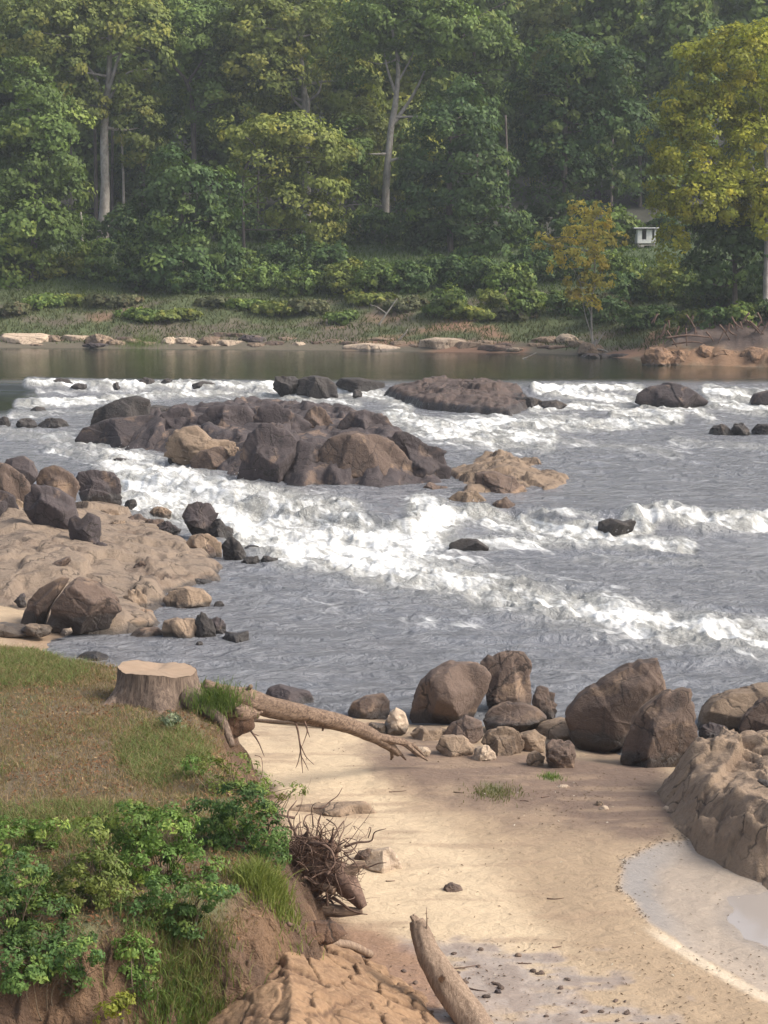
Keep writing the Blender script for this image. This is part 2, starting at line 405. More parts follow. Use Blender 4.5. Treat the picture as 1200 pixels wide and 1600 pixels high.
# far bank
sf = sdpoly(X, Y, far_land) + 1.3*fbm(X*.12, Y*.2, None, 4, 51)
fm = ss(sf, -3, -.5)
fc = np.tile(np.array([.105, .088, .06]), (len(X), 1))
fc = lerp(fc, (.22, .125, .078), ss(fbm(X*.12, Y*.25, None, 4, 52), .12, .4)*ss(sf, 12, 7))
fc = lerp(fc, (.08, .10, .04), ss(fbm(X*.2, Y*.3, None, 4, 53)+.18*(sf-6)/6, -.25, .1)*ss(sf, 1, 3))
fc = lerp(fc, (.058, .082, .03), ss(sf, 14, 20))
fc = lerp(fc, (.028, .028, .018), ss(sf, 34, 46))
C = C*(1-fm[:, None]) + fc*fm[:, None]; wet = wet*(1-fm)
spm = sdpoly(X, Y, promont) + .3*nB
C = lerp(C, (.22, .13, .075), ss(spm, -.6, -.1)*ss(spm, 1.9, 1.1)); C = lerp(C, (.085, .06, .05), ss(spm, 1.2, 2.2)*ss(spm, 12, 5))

m_g, nt = newmat('river_ground'); n = N(nt)
pos = n('ShaderNodeNewGeometry').outputs['Position']
a = n('ShaderNodeAttribute', attribute_name='Col').outputs['Color']; w = n('ShaderNodeAttribute', attribute_name='wet').outputs['Fac']
v = n.math('ADD', .62, n.math('ADD', n.math('MULTIPLY', n.noise(pos, 1.6, 7, .7, .5), .4), n.math('MULTIPLY', n.noise(pos, 26, 4, .7), .36)))
c = n.mix(1., a, n.gray(v), 'MULTIPLY')
c = n.mix(n.sstep(n.noise(n.scale(pos, (1, 1.6, 1)), 9, 5, .75), .68, .76, 0, .35), c, (.10, .07, .05))
wn = n.math('MULTIPLY', w, n.sstep(n.noise(pos, 1.3, 4), .3, .6, .6, 1.))
rough = n.math('SUBTRACT', .93, n.math('MULTIPLY', wn, .66))
so_a = n('ShaderNodeAttribute', attribute_name='soil').outputs['Fac']
hgt = n.math('ADD', n.noise(n.scale(pos, (1, 1.3, 1)), 3.2, 8, .62, .3), n.math('MULTIPLY', n.noise(pos, 30, 3, .6), .12))
b = n('ShaderNodeBump', i={'Height': hgt, 'Strength': n.math('ADD', n.math('SUBTRACT', .7, n.math('MULTIPLY', w, .3)), n.math('MULTIPLY', so_a, .3)), 'Distance': n.math('ADD', .12, n.math('MULTIPLY', so_a, .22))})
p = n('ShaderNodeBsdfPrincipled', i={'Base Color': c, 'Roughness': rough, 'Normal': b.outputs[0]})
p.inputs['Specular IOR Level'].default_value = .5
finish(nt, p.outputs[0])
g = meshobj('ground', np.stack([X, Y, Z], 1), grid(len(drow), len(ucol)), m_g, attrs={'Col': C, 'wet': wet, 'soil': soil_a})
tag(g, 'sandy river beach, grassy bank and wooded far slope as one sheet of ground', 'ground', kind='structure')

# ------------------------------------------------------------ river
dr = np.concatenate([geo(34, 70, 1.0024), geo(70, 112, 1.0020), geo(112, 150, 1.0022), geo(150, 215, 1.01), geo(215, 420, 1.1)])
uc = np.concatenate([-.27-geo(.01, 2.2, 1.2)[::-1], np.arange(-.27, .27, .00092), .27+geo(.01, 2.2, 1.2)])
D, U = np.meshgrid(dr, uc, indexing='ij'); X, Y = (D*U).ravel(), D.ravel()
base = wl(X, Y); PX, PY = proj(X, Y, base)
foam_strokes = [   # points in photo px, half width px, strength
 ([(205, 772), (300, 795), (400, 832), (520, 862), (640, 888)], 22, .9), ([(560, 870), (640, 893), (760, 918), (880, 945), (1000, 972), (1120, 992), (1300, 1010)], 24, .72),
 ([(640, 905), (800, 950), (950, 985), (1100, 1010), (1300, 1040)], 26, .42),
 ([(178, 722), (255, 748), (360, 775), (470, 800), (540, 808)], 20, .85), ([(215, 762), (300, 775), (420, 790)], 22, .8), ([(430, 800), (520, 800), (560, 830), (600, 850)], 20, .75),
 ([(660, 800), (690, 815), (650, 845), (570, 852), (450, 862)], 19, 1.15), ([(690, 815), (740, 805), (800, 822), (920, 835), (1010, 822)], 11, .95),
 ([(690, 850), (800, 850), (960, 848), (1080, 856)], 9, .7), ([(985, 812), (1040, 806), (1100, 820), (1230, 820)], 11, .95), ([(830, 800), (930, 806)], 6, .6), ([(900, 872), (1100, 880)], 8, .4),
 ([(610, 652), (665, 668), (740, 682), (860, 686)], 10, .85), ([(640, 672), (720, 690), (860, 700)], 10, .6), ([(680, 668), (820, 662), (960, 668), (1060, 655)], 7, .85), ([(960, 650), (1080, 640), (1110, 655)], 7, .7),
 ([(845, 613), (900, 620), (980, 628), (1060, 645), (900, 636), (830, 640)], 5, .85), ([(835, 608), (910, 607), (1000, 609)], 5, 1.2), ([(1105, 612), (1150, 618), (1230, 622)], 7, 1.2), ([(1110, 632), (1180, 640), (1260, 650)], 7, .9),
 ([(530, 612), (600, 622), (640, 640), (610, 652)], 7, .8), ([(440, 620), (560, 632)], 6, .6), ([(1050, 690), (1200, 700)], 6, .45), ([(860, 690), (1000, 700), (1060, 712)], 7, .45),
 ([(45, 598), (150, 601), (260, 602), (420, 604), (480, 612)], 4.5, 1.0), ([(30, 632), (140, 628), (240, 618), (400, 616), (520, 618)], 5, .75), ([(60, 612), (240, 610)], 3.5, .5), ([(20, 648), (140, 644), (200, 636)], 5, .5),
 ([(0, 672), (80, 684), (170, 700), (240, 722)], 12, .5), ([(80, 700), (200, 722)], 10, .55), ([(700, 655), (900, 650)], 6, .5),
 ([(700, 700), (900, 715), (1200, 730)], 26, .2), ([(560, 930), (800, 1010), (1100, 1040)], 34, .2), ([(340, 900), (500, 930), (660, 960)], 26, .22), ([(980, 1175), (1090, 1162)], 9, .9), ([(100, 1045), (190, 1062)], 5, .3)]
foam = np.zeros(len(X))
for pts, w_, s_ in foam_strokes:
    d = sdline(PX, PY, pts)/w_
    foam = np.maximum(foam, s_*np.exp(-.5*d*d))
    foam = foam + .12*s_*np.exp(-.5*(d/2.2)**2)
foam = np.clip(foam, 0, 1.3)
lipL1 = np.exp(-((Y-np.interp(X, L1x, L1y)+.3)/1.4)**2); lipL2 = np.exp(-((Y-np.interp(X, L2x, L2y)+.2)/1.3)**2)
turb = ss(foam, .1, .9)
calm = np.maximum(ss(PY, 604, 590), ss(sdpoly(PX, PY, [(-900, 560), (40, 592), (75, 612), (50, 640), (20, 652), (-900, 660)]), -10, 14))*(1-ss(foam, .1, .4))
w1 = ridged(X*.42+3*nA[:1], Y*.5, None, 4, 61); w2 = fbm(X*.5, Y*.85, None, 4, 62); w3 = ridged(X*1.3, Y*1.1, None, 3, 63)
amp = .055 + .06*ss(foam, .03, .3)
dz = (w2*amp*1.3)*(1-.93*calm) + turb*(.26*(w1-.25)+.13*w3) + .05*w3*ss(foam, .02, .3)
dz += turb*.05*ridged(X*3.1, Y*2.3, None, 3, 64)
dz += .25*(lipL2+lipL1*.8)*turb*w1
# the standing hump of smooth water above the lower drop and the swell to its right
dz += .22*np.exp(-(((PX-560)/70)**2+((PY-812)/26)**2)) + .16*np.exp(-(((PX-1060)/90)**2+((PY-800)/9)**2)) + .14*np.exp(-(((PX-800)/160)**2+((PY-662)/7)**2))
Zw = base + dz
m_w, nt = newmat('river_water'); n = N(nt)
pos = n('ShaderNodeNewGeometry').outputs['Position']
fo = n('ShaderNodeAttribute', attribute_name='foam').outputs['Fac']; ca = n('ShaderNodeAttribute', attribute_name='calm').outputs['Fac']
mp_ = n('ShaderNodeMapping', vector_type='POINT', i={'Vector': pos}); mp_.inputs['Rotation'].default_value = (0, 0, R(57)); fl = mp_.outputs[0]
n1 = n.noise(n.scale(fl, (.28, 1.15, 1.2)), .62, 10, .58, 1.0); n2 = n.noise(n.scale(fl, (.38, 1.1, 1)), 2.4, 8, .62, 1.)
f1 = n.math('ADD', n.math('MULTIPLY', fo, .8), n.math('ADD', n.math('MULTIPLY', n.math('SUBTRACT', n1, .5), 3.0), n.math('MULTIPLY', n.math('SUBTRACT', n2, .5), 1.1)))
fm_ = n.math('MULTIPLY', n.sstep(f1, .42, 1.3), n.sstep(fo, .04, .2))
aer = n.sstep(fo, .2, .9)
wc = n.mix(aer, (.235, .24, .262), (.40, .395, .37)); wc = n.mix(ca, wc, (.02, .022, .014))
rip = n.math('ADD', n.noise(n.scale(pos, (.8, 1.1, 1)), .8, 8, .62, 1.4), n.math('MULTIPLY', n.noise(n.scale(pos, (1, 1.2, 1)), 4, 4, .6, .8), .22))
bs = n.math('SUBTRACT', .9, n.math('MULTIPLY', ca, .86))
b = n('ShaderNodeBump', i={'Height': rip, 'Strength': bs, 'Distance': 1.2})
p = n('ShaderNodeBsdfPrincipled', i={'Base Color': wc, 'Roughness': n.math('SUBTRACT', .2, n.math('MULTIPLY', ca, .14)), 'IOR': 1.34, 'Normal': b.outputs[0]})
b2 = n('ShaderNodeBump', i={'Height': n.math('ADD', n1, n.math('MULTIPLY', n2, .6)), 'Strength': .6, 'Distance': .25})
q = n('ShaderNodeBsdfPrincipled', i={'Base Color': n.mix(n.sstep(n2, .3, .62), (.55, .545, .52), (.82, .82, .81)), 'Roughness': .6, 'Normal': b2.outputs[0]})
mx = n('ShaderNodeMixShader', i={0: fm_, 1: p.outputs[0], 2: q.outputs[0]}); finish(nt, mx.outputs[0])
g = meshobj('river_water', np.stack([X, Y, Zw], 1), grid(len(dr), len(uc)), m_w, attrs={'foam': foam, 'calm': calm})
tag(g, 'grey river with white rapids pouring between the rocks', 'river', kind='structure')
# spray thrown up along the drops
rgs = np.random.default_rng(88); wgt = np.clip(foam-.55, 0, 1)*(.25+lipL2+lipL1*.6)*D.ravel()**2*(np.abs(X) < Y*.24)*(Y < 120); ids = rgs.choice(len(X), 9000, p=wgt/wgt.sum())
hs_ = rgs.exponential(.10, 9000); SP = np.stack([X[ids]+rgs.normal(size=9000)*.12, Y[ids]+rgs.normal(size=9000)*.2, Zw[ids]+hs_], 1)
m_s, nt = newmat('spray'); n = N(nt); p = n('ShaderNodeBsdfPrincipled', i={'Base Color': (.85, .86, .87, 1), 'Roughness': .5}); finish(nt, p.outputs[0])
ss_ = rgs.uniform(.005, .017, 9000)[:, None, None]; oc_ = np.array([(1, 0, 0), (-1, 0, 0), (0, 1, 0), (0, -1, 0), (0, 0, 1), (0, 0, -1)], float); of_ = np.array([(0, 2, 4), (2, 1, 4), (1, 3, 4), (3, 0, 4), (2, 0, 5), (1, 2, 5), (3, 1, 5), (0, 3, 5)])
tag(meshobj('spray', (SP[:, None, :]+oc_[None]*ss_).reshape(-1, 3), (of_[None]+np.arange(9000)[:, None, None]*6).reshape(-1, 3), m_s), 'fine white spray drops thrown up along the rapids', 'spray', kind='stuff')
# shallow pool on the beach
px_, py_ = np.array(pool).mean(0); zz = float(H(np.array([px_]), np.array([py_]))[0])
m_p, nt = newmat('shallow_pool_water'); n = N(nt); pos = n('ShaderNodeNewGeometry').outputs['Position']
b = n('ShaderNodeBump', i={'Height': n.noise(pos, 3, 3), 'Strength': .08, 'Distance': .05})
p = n('ShaderNodeBsdfPrincipled', i={'Base Color': (.30, .265, .24, 1), 'Roughness': .12, 'Normal': b.outputs[0]}); finish(nt, p.outputs[0])
gx = np.linspace(px_-5, px_+7, 40); gy = np.linspace(py_-5, py_+5, 40); A_, B_ = np.meshgrid(gx, gy, indexing='ij')
POOLZ = zz+.035
g = meshobj('pool_water', np.stack([A_.ravel(), B_.ravel(), np.full(A_.size, POOLZ)], 1), grid(40, 40)[sdpoly(A_[:-1, :-1].ravel(), B_[:-1, :-1].ravel(), pool) > -1.1], m_p)
tag(g, 'shallow grey pool on the wet sand at the right edge', 'pool', kind='structure')
# ------------------------------------------------------------ boulders
def ico(level):
    t = (1+5**.5)/2
    v = [(-1, t, 0), (1, t, 0), (-1, -t, 0), (1, -t, 0), (0, -1, t), (0, 1, t), (0, -1, -t), (0, 1, -t), (t, 0, -1), (t, 0, 1), (-t, 0, -1), (-t, 0, 1)]
    f = [(0, 11, 5), (0, 5, 1), (0, 1, 7), (0, 7, 10), (0, 10, 11), (1, 5, 9), (5, 11, 4), (11, 10, 2), (10, 7, 6), (7, 1, 8), (3, 9, 4), (3, 4, 2), (3, 2, 6), (3, 6, 8), (3, 8, 9), (4, 9, 5), (2, 4, 11), (6, 2, 10), (8, 6, 7), (9, 8, 1)]
    v = np.array(v, float); v /= np.linalg.norm(v, axis=1)[:, None]; f = np.array(f)
    for _ in range(level):
        e = np.concatenate([f[:, [0, 1]], f[:, [1, 2]], f[:, [2, 0]]]); es = np.sort(e, 1)
        u, inv = np.unique(es, axis=0, return_inverse=True); inv = inv.ravel()
        mid = v[u].mean(1); mid /= np.linalg.norm(mid, axis=1)[:, None]; k = len(v); v = np.vstack([v, mid]); m = len(f)
        a, b, c = inv[:m]+k, inv[m:2*m]+k, inv[2*m:]+k
        f = np.concatenate([np.stack([f[:, 0], a, c], 1), np.stack([f[:, 1], b, a], 1), np.stack([f[:, 2], c, b], 1), np.stack([a, b, c], 1)])
    return v, f
ICO = {k: ico(k) for k in (2, 3, 4, 5, 6)}
def lin(v, f, n):
    for _ in range(n):
        e = np.concatenate([f[:, [0, 1]], f[:, [1, 2]], f[:, [2, 0]]]); es = np.sort(e, 1)
        u, inv = np.unique(es, axis=0, return_inverse=True); inv = inv.ravel(); k = len(v); v = np.vstack([v, v[u].mean(1)]); m = len(f)
        a, b, c = inv[:m]+k, inv[m:2*m]+k, inv[2*m:]+k
        f = np.concatenate([np.stack([f[:, 0], a, c], 1), np.stack([f[:, 1], b, a], 1), np.stack([f[:, 2], c, b], 1), np.stack([a, b, c], 1)])
    return v, f
SEED = [100]; INF = [1.0]; RG = [1.]; CUT = [.55, .9]
def boulder(label, poly, base=None, z0=None, mat='brown', dep=.8, facets=7, rough=1., name='boulder', cat='boulder', group=None, lvl=None, sink=.5, sharp=60, strata=None, cut=(.55, .9), water=None, dy=0.):
    """poly: outline in photo px; base: py where it meets ground or water"""
    SEED[0] += 1; sd = SEED[0]; rough = rough*RG[0]; rg = np.random.default_rng(sd)
    pl = np.array(poly, float); cx = pl[:, 0].mean()
    if INF[0] != 1: m_ = pl.mean(0); pl = m_+(pl-m_)*np.array([INF[0], 1+(INF[0]-1)*.6]); bot = pl[:, 1].max() if base is None else base
    x0, yb, zb = hit(cx, bot, z0)
    wpx = np.ptp(pl[:, 0])
    W = wpx*yb/F; depth = dep*W*.5; yc = yb + depth*.8 + dy
    P = np.array([V(a, b, yc) for a, b in pl])
    ctr = np.array([(P[:, 0].min()+P[:, 0].max())/2, P[:, 1].min()*.6+P[:, 1].max()*.4])
    Q = P-ctr; hh = np.ptp(P[:, 1])
    Q[:, 1] = np.where(Q[:, 1] < -.1*hh, Q[:, 1]*1. - sink*np.minimum(hh, W)*.35, Q[:, 1])
    th = np.linspace(-np.pi, np.pi, 721)[:-1]; dx, dz_ = np.cos(th), np.sin(th); Rs = np.zeros(720)
    for i in range(len(Q)):
        a, b = Q[i], Q[(i+1) % len(Q)]; e = b-a
        den = dx*e[1]-dz_*e[0]; den = np.where(np.abs(den) < 1e-9, 1e-9, den)
        t = (a[0]*e[1]-a[1]*e[0])/den; s_ = (a[0]*dz_-a[1]*dx)/den
        okk = (t > 0) & (s_ >= -1e-6) & (s_ <= 1+1e-6); Rs = np.where(okk, np.maximum(Rs, t), Rs)
    Rs = np.maximum(Rs, .25*np.median(Rs)); k = 2
    Rs = np.mean([np.roll(Rs, j) for j in range(-k, k+1)], 0)
    if lvl is None: lvl = 6 if wpx > 150 else 5 if wpx > 55 else 4 if wpx > 22 else 3
    cl = 3 if wpx > 60 else 2
    v, f = ICO[cl]
    a_, b_, c_ = rg.uniform(0, 6.28, 3)
    Rm = np.array([[math.cos(a_), -math.sin(a_), 0], [math.sin(a_), math.cos(a_), 0], [0, 0, 1]])@np.array([[1, 0, 0], [0, math.cos(b_), -math.sin(b_)], [0, math.sin(b_), math.cos(b_)]])
    v = v@Rm.T; v = v + rg.normal(size=v.shape)*(.035 if cl == 3 else .07); v /= np.linalg.norm(v, axis=1)[:, None]
    planes = []
    def radius(v):
        ang = np.arctan2(v[:, 2], v[:, 0]); cph = np.hypot(v[:, 0], v[:, 2]); sph = np.abs(v[:, 1])
        rs = np.interp(ang, th, Rs, period=2*np.pi); pw = 3.0
        r = 1/((cph/rs)**pw + (sph/depth)**pw)**(1/pw); r0 = r.copy()
        acc = r**-float(sharp)
        if not planes:
            for _ in range(facets+5):
                nn = rg.normal(size=3); nn[1] = -abs(nn[1])*.8-.5; nn[2] = nn[2]*.8+.2; nn /= np.linalg.norm(nn)
                planes.append((nn, (v@nn*r0).max()*rg.uniform(*CUT)))
        for nn, dd in planes:
            c = v@nn; acc = acc + np.where(c > .05, (dd/np.maximum(c, .05))**-float(sharp), 0)
        rf = acc**(-1/float(sharp)); w = ss(sph, .02, .22)
        return np.maximum(r0*(1-w)+rf*w, .35*r0)
    r = radius(v); S = min(W, hh+.3)
    q = v*r[:, None]/S*2.2+sd*3.7
    r = r*(1+rough*(.045*fbm(q[:, 0], q[:, 1], q[:, 2], 4, sd, .6)+rg.normal(size=len(r))*(.020 if cl == 3 else .045)))
    p, f = lin(v*r[:, None], f, lvl-cl)
    if wpx > 60:   # keep the outline of big boulders
        d_ = np.linalg.norm(p, axis=1); vv = p/d_[:, None]; r = radius(vv); p = vv*(d_*.4+r*.6)[:, None]
    q = p/S*2.2+sd*3.7
    r2 = 1 + rough*(.018*fbm(q[:, 0]*2, q[:, 1]*2, q[:, 2]*2, 5, sd, .6) + .014*ridged(q[:, 0]*1.8, q[:, 1]*1.8, q[:, 2]*1.8, 5, sd+5, .6))
    for _ in range(3 if wpx > 90 else 2 if wpx > 45 else 1):
        nn = rg.normal(size=3); nn[1] *= .35; nn /= np.linalg.norm(nn)
        dd = p@nn/S - rg.uniform(-.28, .28) + .09*fbm(q[:, 0]*1.1, q[:, 1]*1.1, q[:, 2]*1.1, 4, sd+31+_)
        r2 = r2 - ss(dd, -.02, .02)*rg.uniform(.02, .07)*rough - .022*np.exp(-(dd/.02)**2)*ss(fbm(q[:, 0]*.9, q[:, 1]*.9, q[:, 2]*.9, 2, sd+41), -.3, .2)
    if strata:
        nx, nz, fr, am = strata; c = (p[:, 0]*nx+p[:, 2]*nz)/S*fr + .5*fbm(q[:, 0]*.8, q[:, 1]*.8, q[:, 2]*.8, 3, sd+9)
        fr_ = c-np.floor(c); r2 = r2 - am*(ss(fr_, .0, .12)*ss(fr_, .5, .12)) + am*.6*(_h(np.floor(c), c*0, c*0, sd)-.5)
    p = p*r2[:, None]
    loc = (x0 + (P[:, 0].min()+P[:, 0].max())/2 - x0, yc, ctr[1])
    o = meshobj(name, p, f, ROCK[mat], loc=loc)
    o['wl'] = float(water if water is not None else (zb-.02 if zb < 1.02 and float(H(np.array([x0]), np.array([yb]))[0]) < zb-.02 else -50.))
    return tag(o, label, cat, group)
def outcrop(label, poly, zs, hf, mat, res=.09, name='rock_outcrop', cat='rock outcrop', water=-50., soft=.8, kind=None, zb=-.4, crack=(1., .12), attrs=None, amp=1., slab=.6):
    """low bedrock: a height field over an outline given in photo px at height zs"""
    SEED[0] += 1; sd = SEED[0]
    pw_ = np.array([G(a, b, zs) for a, b in poly]); x0, y0 = pw_.min(0)-soft*1.5; x1, y1 = pw_.max(0)+soft*1.5
    gx = np.arange(x0, x1, res); gy = np.arange(y0, y1, res*1.35)
    A_, B_ = np.meshgrid(gx, gy, indexing='ij'); x, y = A_.ravel(), B_.ravel()
    s = sdpoly(x, y, pw_) + .35*soft*fbm(x*.9, y*.9, None, 4, sd)
    z = hf(x, y, s, sd)
    e, cid = voro(x*crack[0]+.5*fbm(x, y, None, 3, sd+1), y*crack[0]*.55+.5*fbm(x, y, None, 3, sd+2), sd)
    z = z + amp*(cid-.5)*crack[1]*1.3*ss(e, 0, .12) - crack[1]*ss(e, .09, 0) + amp*(.12*ridged(x*.7, y*.45, None, 5, sd+3, .55) + .05*fbm(x*3, y*2.2, None, 4, sd+4))
    ax_, ay_ = x+.35*fbm(x, y, None, 3, sd+11), y+.35*fbm(x, y, None, 3, sd+12)
    z = z + slab*(.42*cells(ax_*.42, ay_*.26, sd+13)+.20*cells(ax_*1.1, ay_*.7, sd+14))
    z = zb + (z-zb)*ss(s, -soft*.55, soft*.45)
    c = np.array([x.mean(), y.mean(), 0])
    fs = grid(len(gx), len(gy)); keep = (s > -soft*1.3)[fs].any(1); fs = fs[keep]
    used = np.unique(fs); mp = np.zeros(len(x), int); mp[used] = np.arange(len(used))
    vv = np.stack([x, y, z], 1)[used]-c
    o = meshobj(name, vv, mp[fs], ROCK[mat] if isinstance(mat, str) else mat, loc=tuple(c)); o['wl'] = float(water)
    return tag(o, label, cat, None, kind)

# --- midstream island
def isl(x, y, s, sd): return .25+np.clip(s*.22, 0, .7)
outcrop('dark bedrock base under the big boulder pile in midstream', [(140, 690), (220, 660), (400, 650), (590, 660), (690, 700), (702, 756), (600, 764), (400, 756), (300, 728)], .5, lambda x, y, s, sd: .05+np.clip(s*.6, 0, 1.65), 'dark', res=.13, water=.3, zb=-.6, slab=1.2)
B = boulder; INF[0] = 1.07; RG[0] = 1.25; CUT[:] = [.40, .82]
B('smooth dark dome boulder at the far upper left of the midstream island', [(137, 668), (150, 642), (188, 622), (213, 618), (233, 624), (236, 655), (190, 672), (150, 680)], 690, .5, 'black', .9, 4, .6)
B('large smooth grey slab at the left tip of the midstream island', [(113, 689), (130, 668), (165, 655), (240, 648), (268, 664), (274, 690), (262, 708), (200, 708), (150, 702)], 705, .3, 'dark', .8, 5, .6)
B('rounded brown boulder right behind the tan block on the midstream island', [(240, 672), (250, 645), (272, 634), (296, 634), (308, 655), (305, 690), (270, 700), (245, 695)], 700, .4, 'dark', .8, 6)
B('rust brown boulder in the middle of the island ridge, left of the tall hump', [(305, 655), (325, 633), (352, 629), (385, 636), (402, 655), (395, 700), (350, 705), (312, 690)], 705, .4, 'dark', .8, 8)
B('bright tan stepped block inside the left half of the midstream island', [(256, 685), (278, 668), (305, 664), (330, 684), (372, 688), (376, 716), (350, 735), (300, 735), (262, 716)], 738, .3, 'tan', .8, 9, 1.4, strata=(.3, 1, 3.5, .05))
B('low brown boulder at the water below the tan block of the island', [(296, 720), (312, 704), (345, 698), (372, 712), (374, 740), (350, 746), (302, 744)], 742, .25, 'brown', .9, 6)
B('small dark wedge rock at the water left of the low brown boulder', [(260, 716), (280, 712), (302, 722), (305, 738), (275, 732)], 735, .25, 'black', .9, 5)
B('small tan chip wedged at the right end of the tan block', [(350, 698), (362, 693), (374, 700), (374, 716), (352, 716)], 722, .8, 'tan', 1., 5)
B('tall hump boulder with rough dark crest at the centre of the island', [(395, 660), (405, 636), (428, 632), (462, 645), (488, 662), (492, 700), (430, 712), (398, 700)], 712, .4, 'dark', .8, 8)
B('huge dark sloping boulder at the centre front of the island', [(363, 742), (372, 706), (388, 676), (410, 660), (440, 662), (462, 690), (478, 722), (476, 768), (425, 773), (385, 762)], 770, .1, 'dark', .8, 8, 1., strata=(.8, .5, 3, .03))
B('pointed tan brown boulder on the island ridge between two dark humps', [(468, 665), (480, 642), (494, 630), (508, 636), (526, 668), (518, 692), (485, 695)], 700, .5, 'brown', .8, 6)
B('narrow dark boulder between the two largest front boulders of the island', [(436, 735), (446, 700), (468, 684), (490, 690), (505, 730), (500, 764), (470, 770), (445, 760)], 768, .1, 'dark', .8, 7)
B('small ochre boulder at the waterline between the front boulders of the island', [(468, 752), (478, 736), (492, 738), (494, 764), (474, 768)], 768, .1, 'tan', .9, 5)
B('broad cracked boulder with a tan right face at the front of the island', [(490, 735), (492, 700), (512, 680), (545, 672), (585, 676), (618, 690), (645, 722), (666, 770), (610, 776), (550, 773), (505, 765)], 772, .1, 'brown', .75, 9, .8, strata=(.7, -.6, 2.2, .035))
B('dark rounded boulder on top behind the broad cracked boulder', [(522, 662), (545, 640), (572, 634), (600, 640), (616, 662), (618, 700), (570, 710), (528, 700)], 716, .3, 'dark', .8, 8, 1.3)
B('steep purple brown boulder at the right shoulder of the island', [(600, 700), (612, 664), (640, 668), (672, 690), (700, 702), (708, 730), (708, 764), (670, 768), (640, 750)], 766, .1, 'dark', .8, 9, 1.2)
B('small dark foot rock under the steep right shoulder of the island', [(655, 768), (670, 756), (700, 762), (708, 776), (690, 782), (660, 778)], 780, .1, 'brown', .9, 5)
outcrop('low tan layered slab trailing off the right end of the island', [(700, 735), (735, 716), (790, 712), (850, 722), (896, 742), (892, 756), (850, 768), (790, 768), (720, 772)], .55, lambda x, y, s, sd: .45+np.clip(s*.2, 0, .55)+.05*np.round(3*fbm(x*.5, y*.3, None, 3, sd)), 'tan', res=.12, water=.25, zb=-.4, crack=(.35, .16))
B('angular tan and brown boulder at the right end of the island', [(728, 762), (738, 736), (770, 732), (806, 746), (830, 772), (822, 788), (785, 788), (742, 778)], 786, .1, 'brown', .8, 9, 1.2)
B('low tan slab at the water below the angular right end boulder', [(698, 778), (715, 766), (745, 768), (764, 788), (762, 806), (738, 804), (712, 792)], 804, 0, 'tan', .8, 7)
B('small dark boulder at the foot of the falls beside the low tan slab', [(764, 800), (772, 782), (792, 778), (810, 796), (806, 814), (775, 814)], 812, 0, 'brown', .9, 6)
# --- rocks in the fast water
INF[0] = 1.05; RG[0] = 1.15
B('smooth black boulder alone in white foam in the middle of the river', [(700, 860), (704, 848), (722, 842), (745, 843), (764, 856), (758, 866), (715, 868)], 864, 0, 'black', .8, 4, .6)
B('jagged black rock in the right hand drop, its right tip raised', [(930, 828), (936, 816), (955, 811), (975, 816), (994, 812), (986, 828), (955, 834)], 830, .3, 'black', .8, 6, 1.2)
for i, (pl, lb) in enumerate([([(1106, 678), (1112, 668), (1130, 663), (1148, 676), (1130, 682)], 'left'), ([(1140, 680), (1148, 663), (1162, 661), (1172, 672), (1176, 682)], 'middle'), ([(1172, 680), (1182, 664), (1198, 663), (1212, 672), (1210, 684)], 'right')]):
    B(lb + ' rock of three dark rocks in the rapid at the right edge', pl, 680, .5, 'black', .9, 6, 1.2, cat='rock', name='river_rock')
B('small dark rock in the chute left of the midstream island', [(172, 724), (180, 716), (200, 718), (216, 728), (195, 731)], 729, .4, 'black', .9, 4, cat='rock', name='river_rock')
# --- ledge across the river
B('group of three fused dark domes on the upper ledge above the island, left hump', [(424, 606), (430, 590), (446, 586), (466, 590), (472, 612), (440, 616)], 614, .8, 'black', .9, 6)
B('dark dome boulder on the upper ledge, right hump with a rounded back', [(462, 612), (466, 592), (484, 586), (512, 590), (526, 602), (527, 615), (490, 618)], 616, .8, 'black', .9, 6)
B('low dark slab on the upper ledge just right of the dome boulders', [(524, 602), (535, 591), (560, 591), (600, 598), (606, 608), (560, 612)], 608, .9, 'black', 1., 5, cat='rock', name='river_rock')
B('tiny square dark rock below the low slab of the upper ledge', [(551, 618), (553, 609), (562, 608), (567, 614), (564, 621)], 620, .7, 'black', 1., 4, cat='rock', name='river_rock')
def ledge(x, y, s, sd): return 1.05+np.clip(s*.35, 0, 1.0)
outcrop('long low brown bedrock ledge crossing the river beyond the island', [(598, 602), (640, 594), (700, 590), (790, 594), (822, 602), (828, 620), (800, 632), (740, 628), (660, 620)], 1.3, lambda x, y, s, sd: .95+np.clip(s*.2, 0, .42), 'far', res=.12, water=.8, zb=-.2, crack=(.4, .2), amp=1.1, slab=.8)
B('dark wet rock at the right end of the long bedrock ledge', [(796, 636), (806, 622), (830, 620), (850, 628), (846, 640), (815, 641)], 638, .6, 'black', .9, 5, cat='rock', name='river_rock')
B('flat black rock trailing right from the long bedrock ledge', [(838, 636), (850, 627), (872, 626), (888, 634), (870, 640)], 639, .6, 'black', .9, 5, cat='rock', name='river_rock')
B('humped brown boulder between the two upper falls on the right', [(984, 628), (990, 612), (1012, 603), (1050, 599), (1078, 604), (1092, 614), (1112, 628), (1090, 638), (1050, 642), (1005, 637)], 638, .6, 'dark', .8, 9, 1.3)
B('dark boulder cut off by the right edge beside the upper falls', [(1172, 630), (1180, 616), (1200, 611), (1235, 613), (1240, 632), (1200, 636)], 634, .6, 'dark', .8, 6)
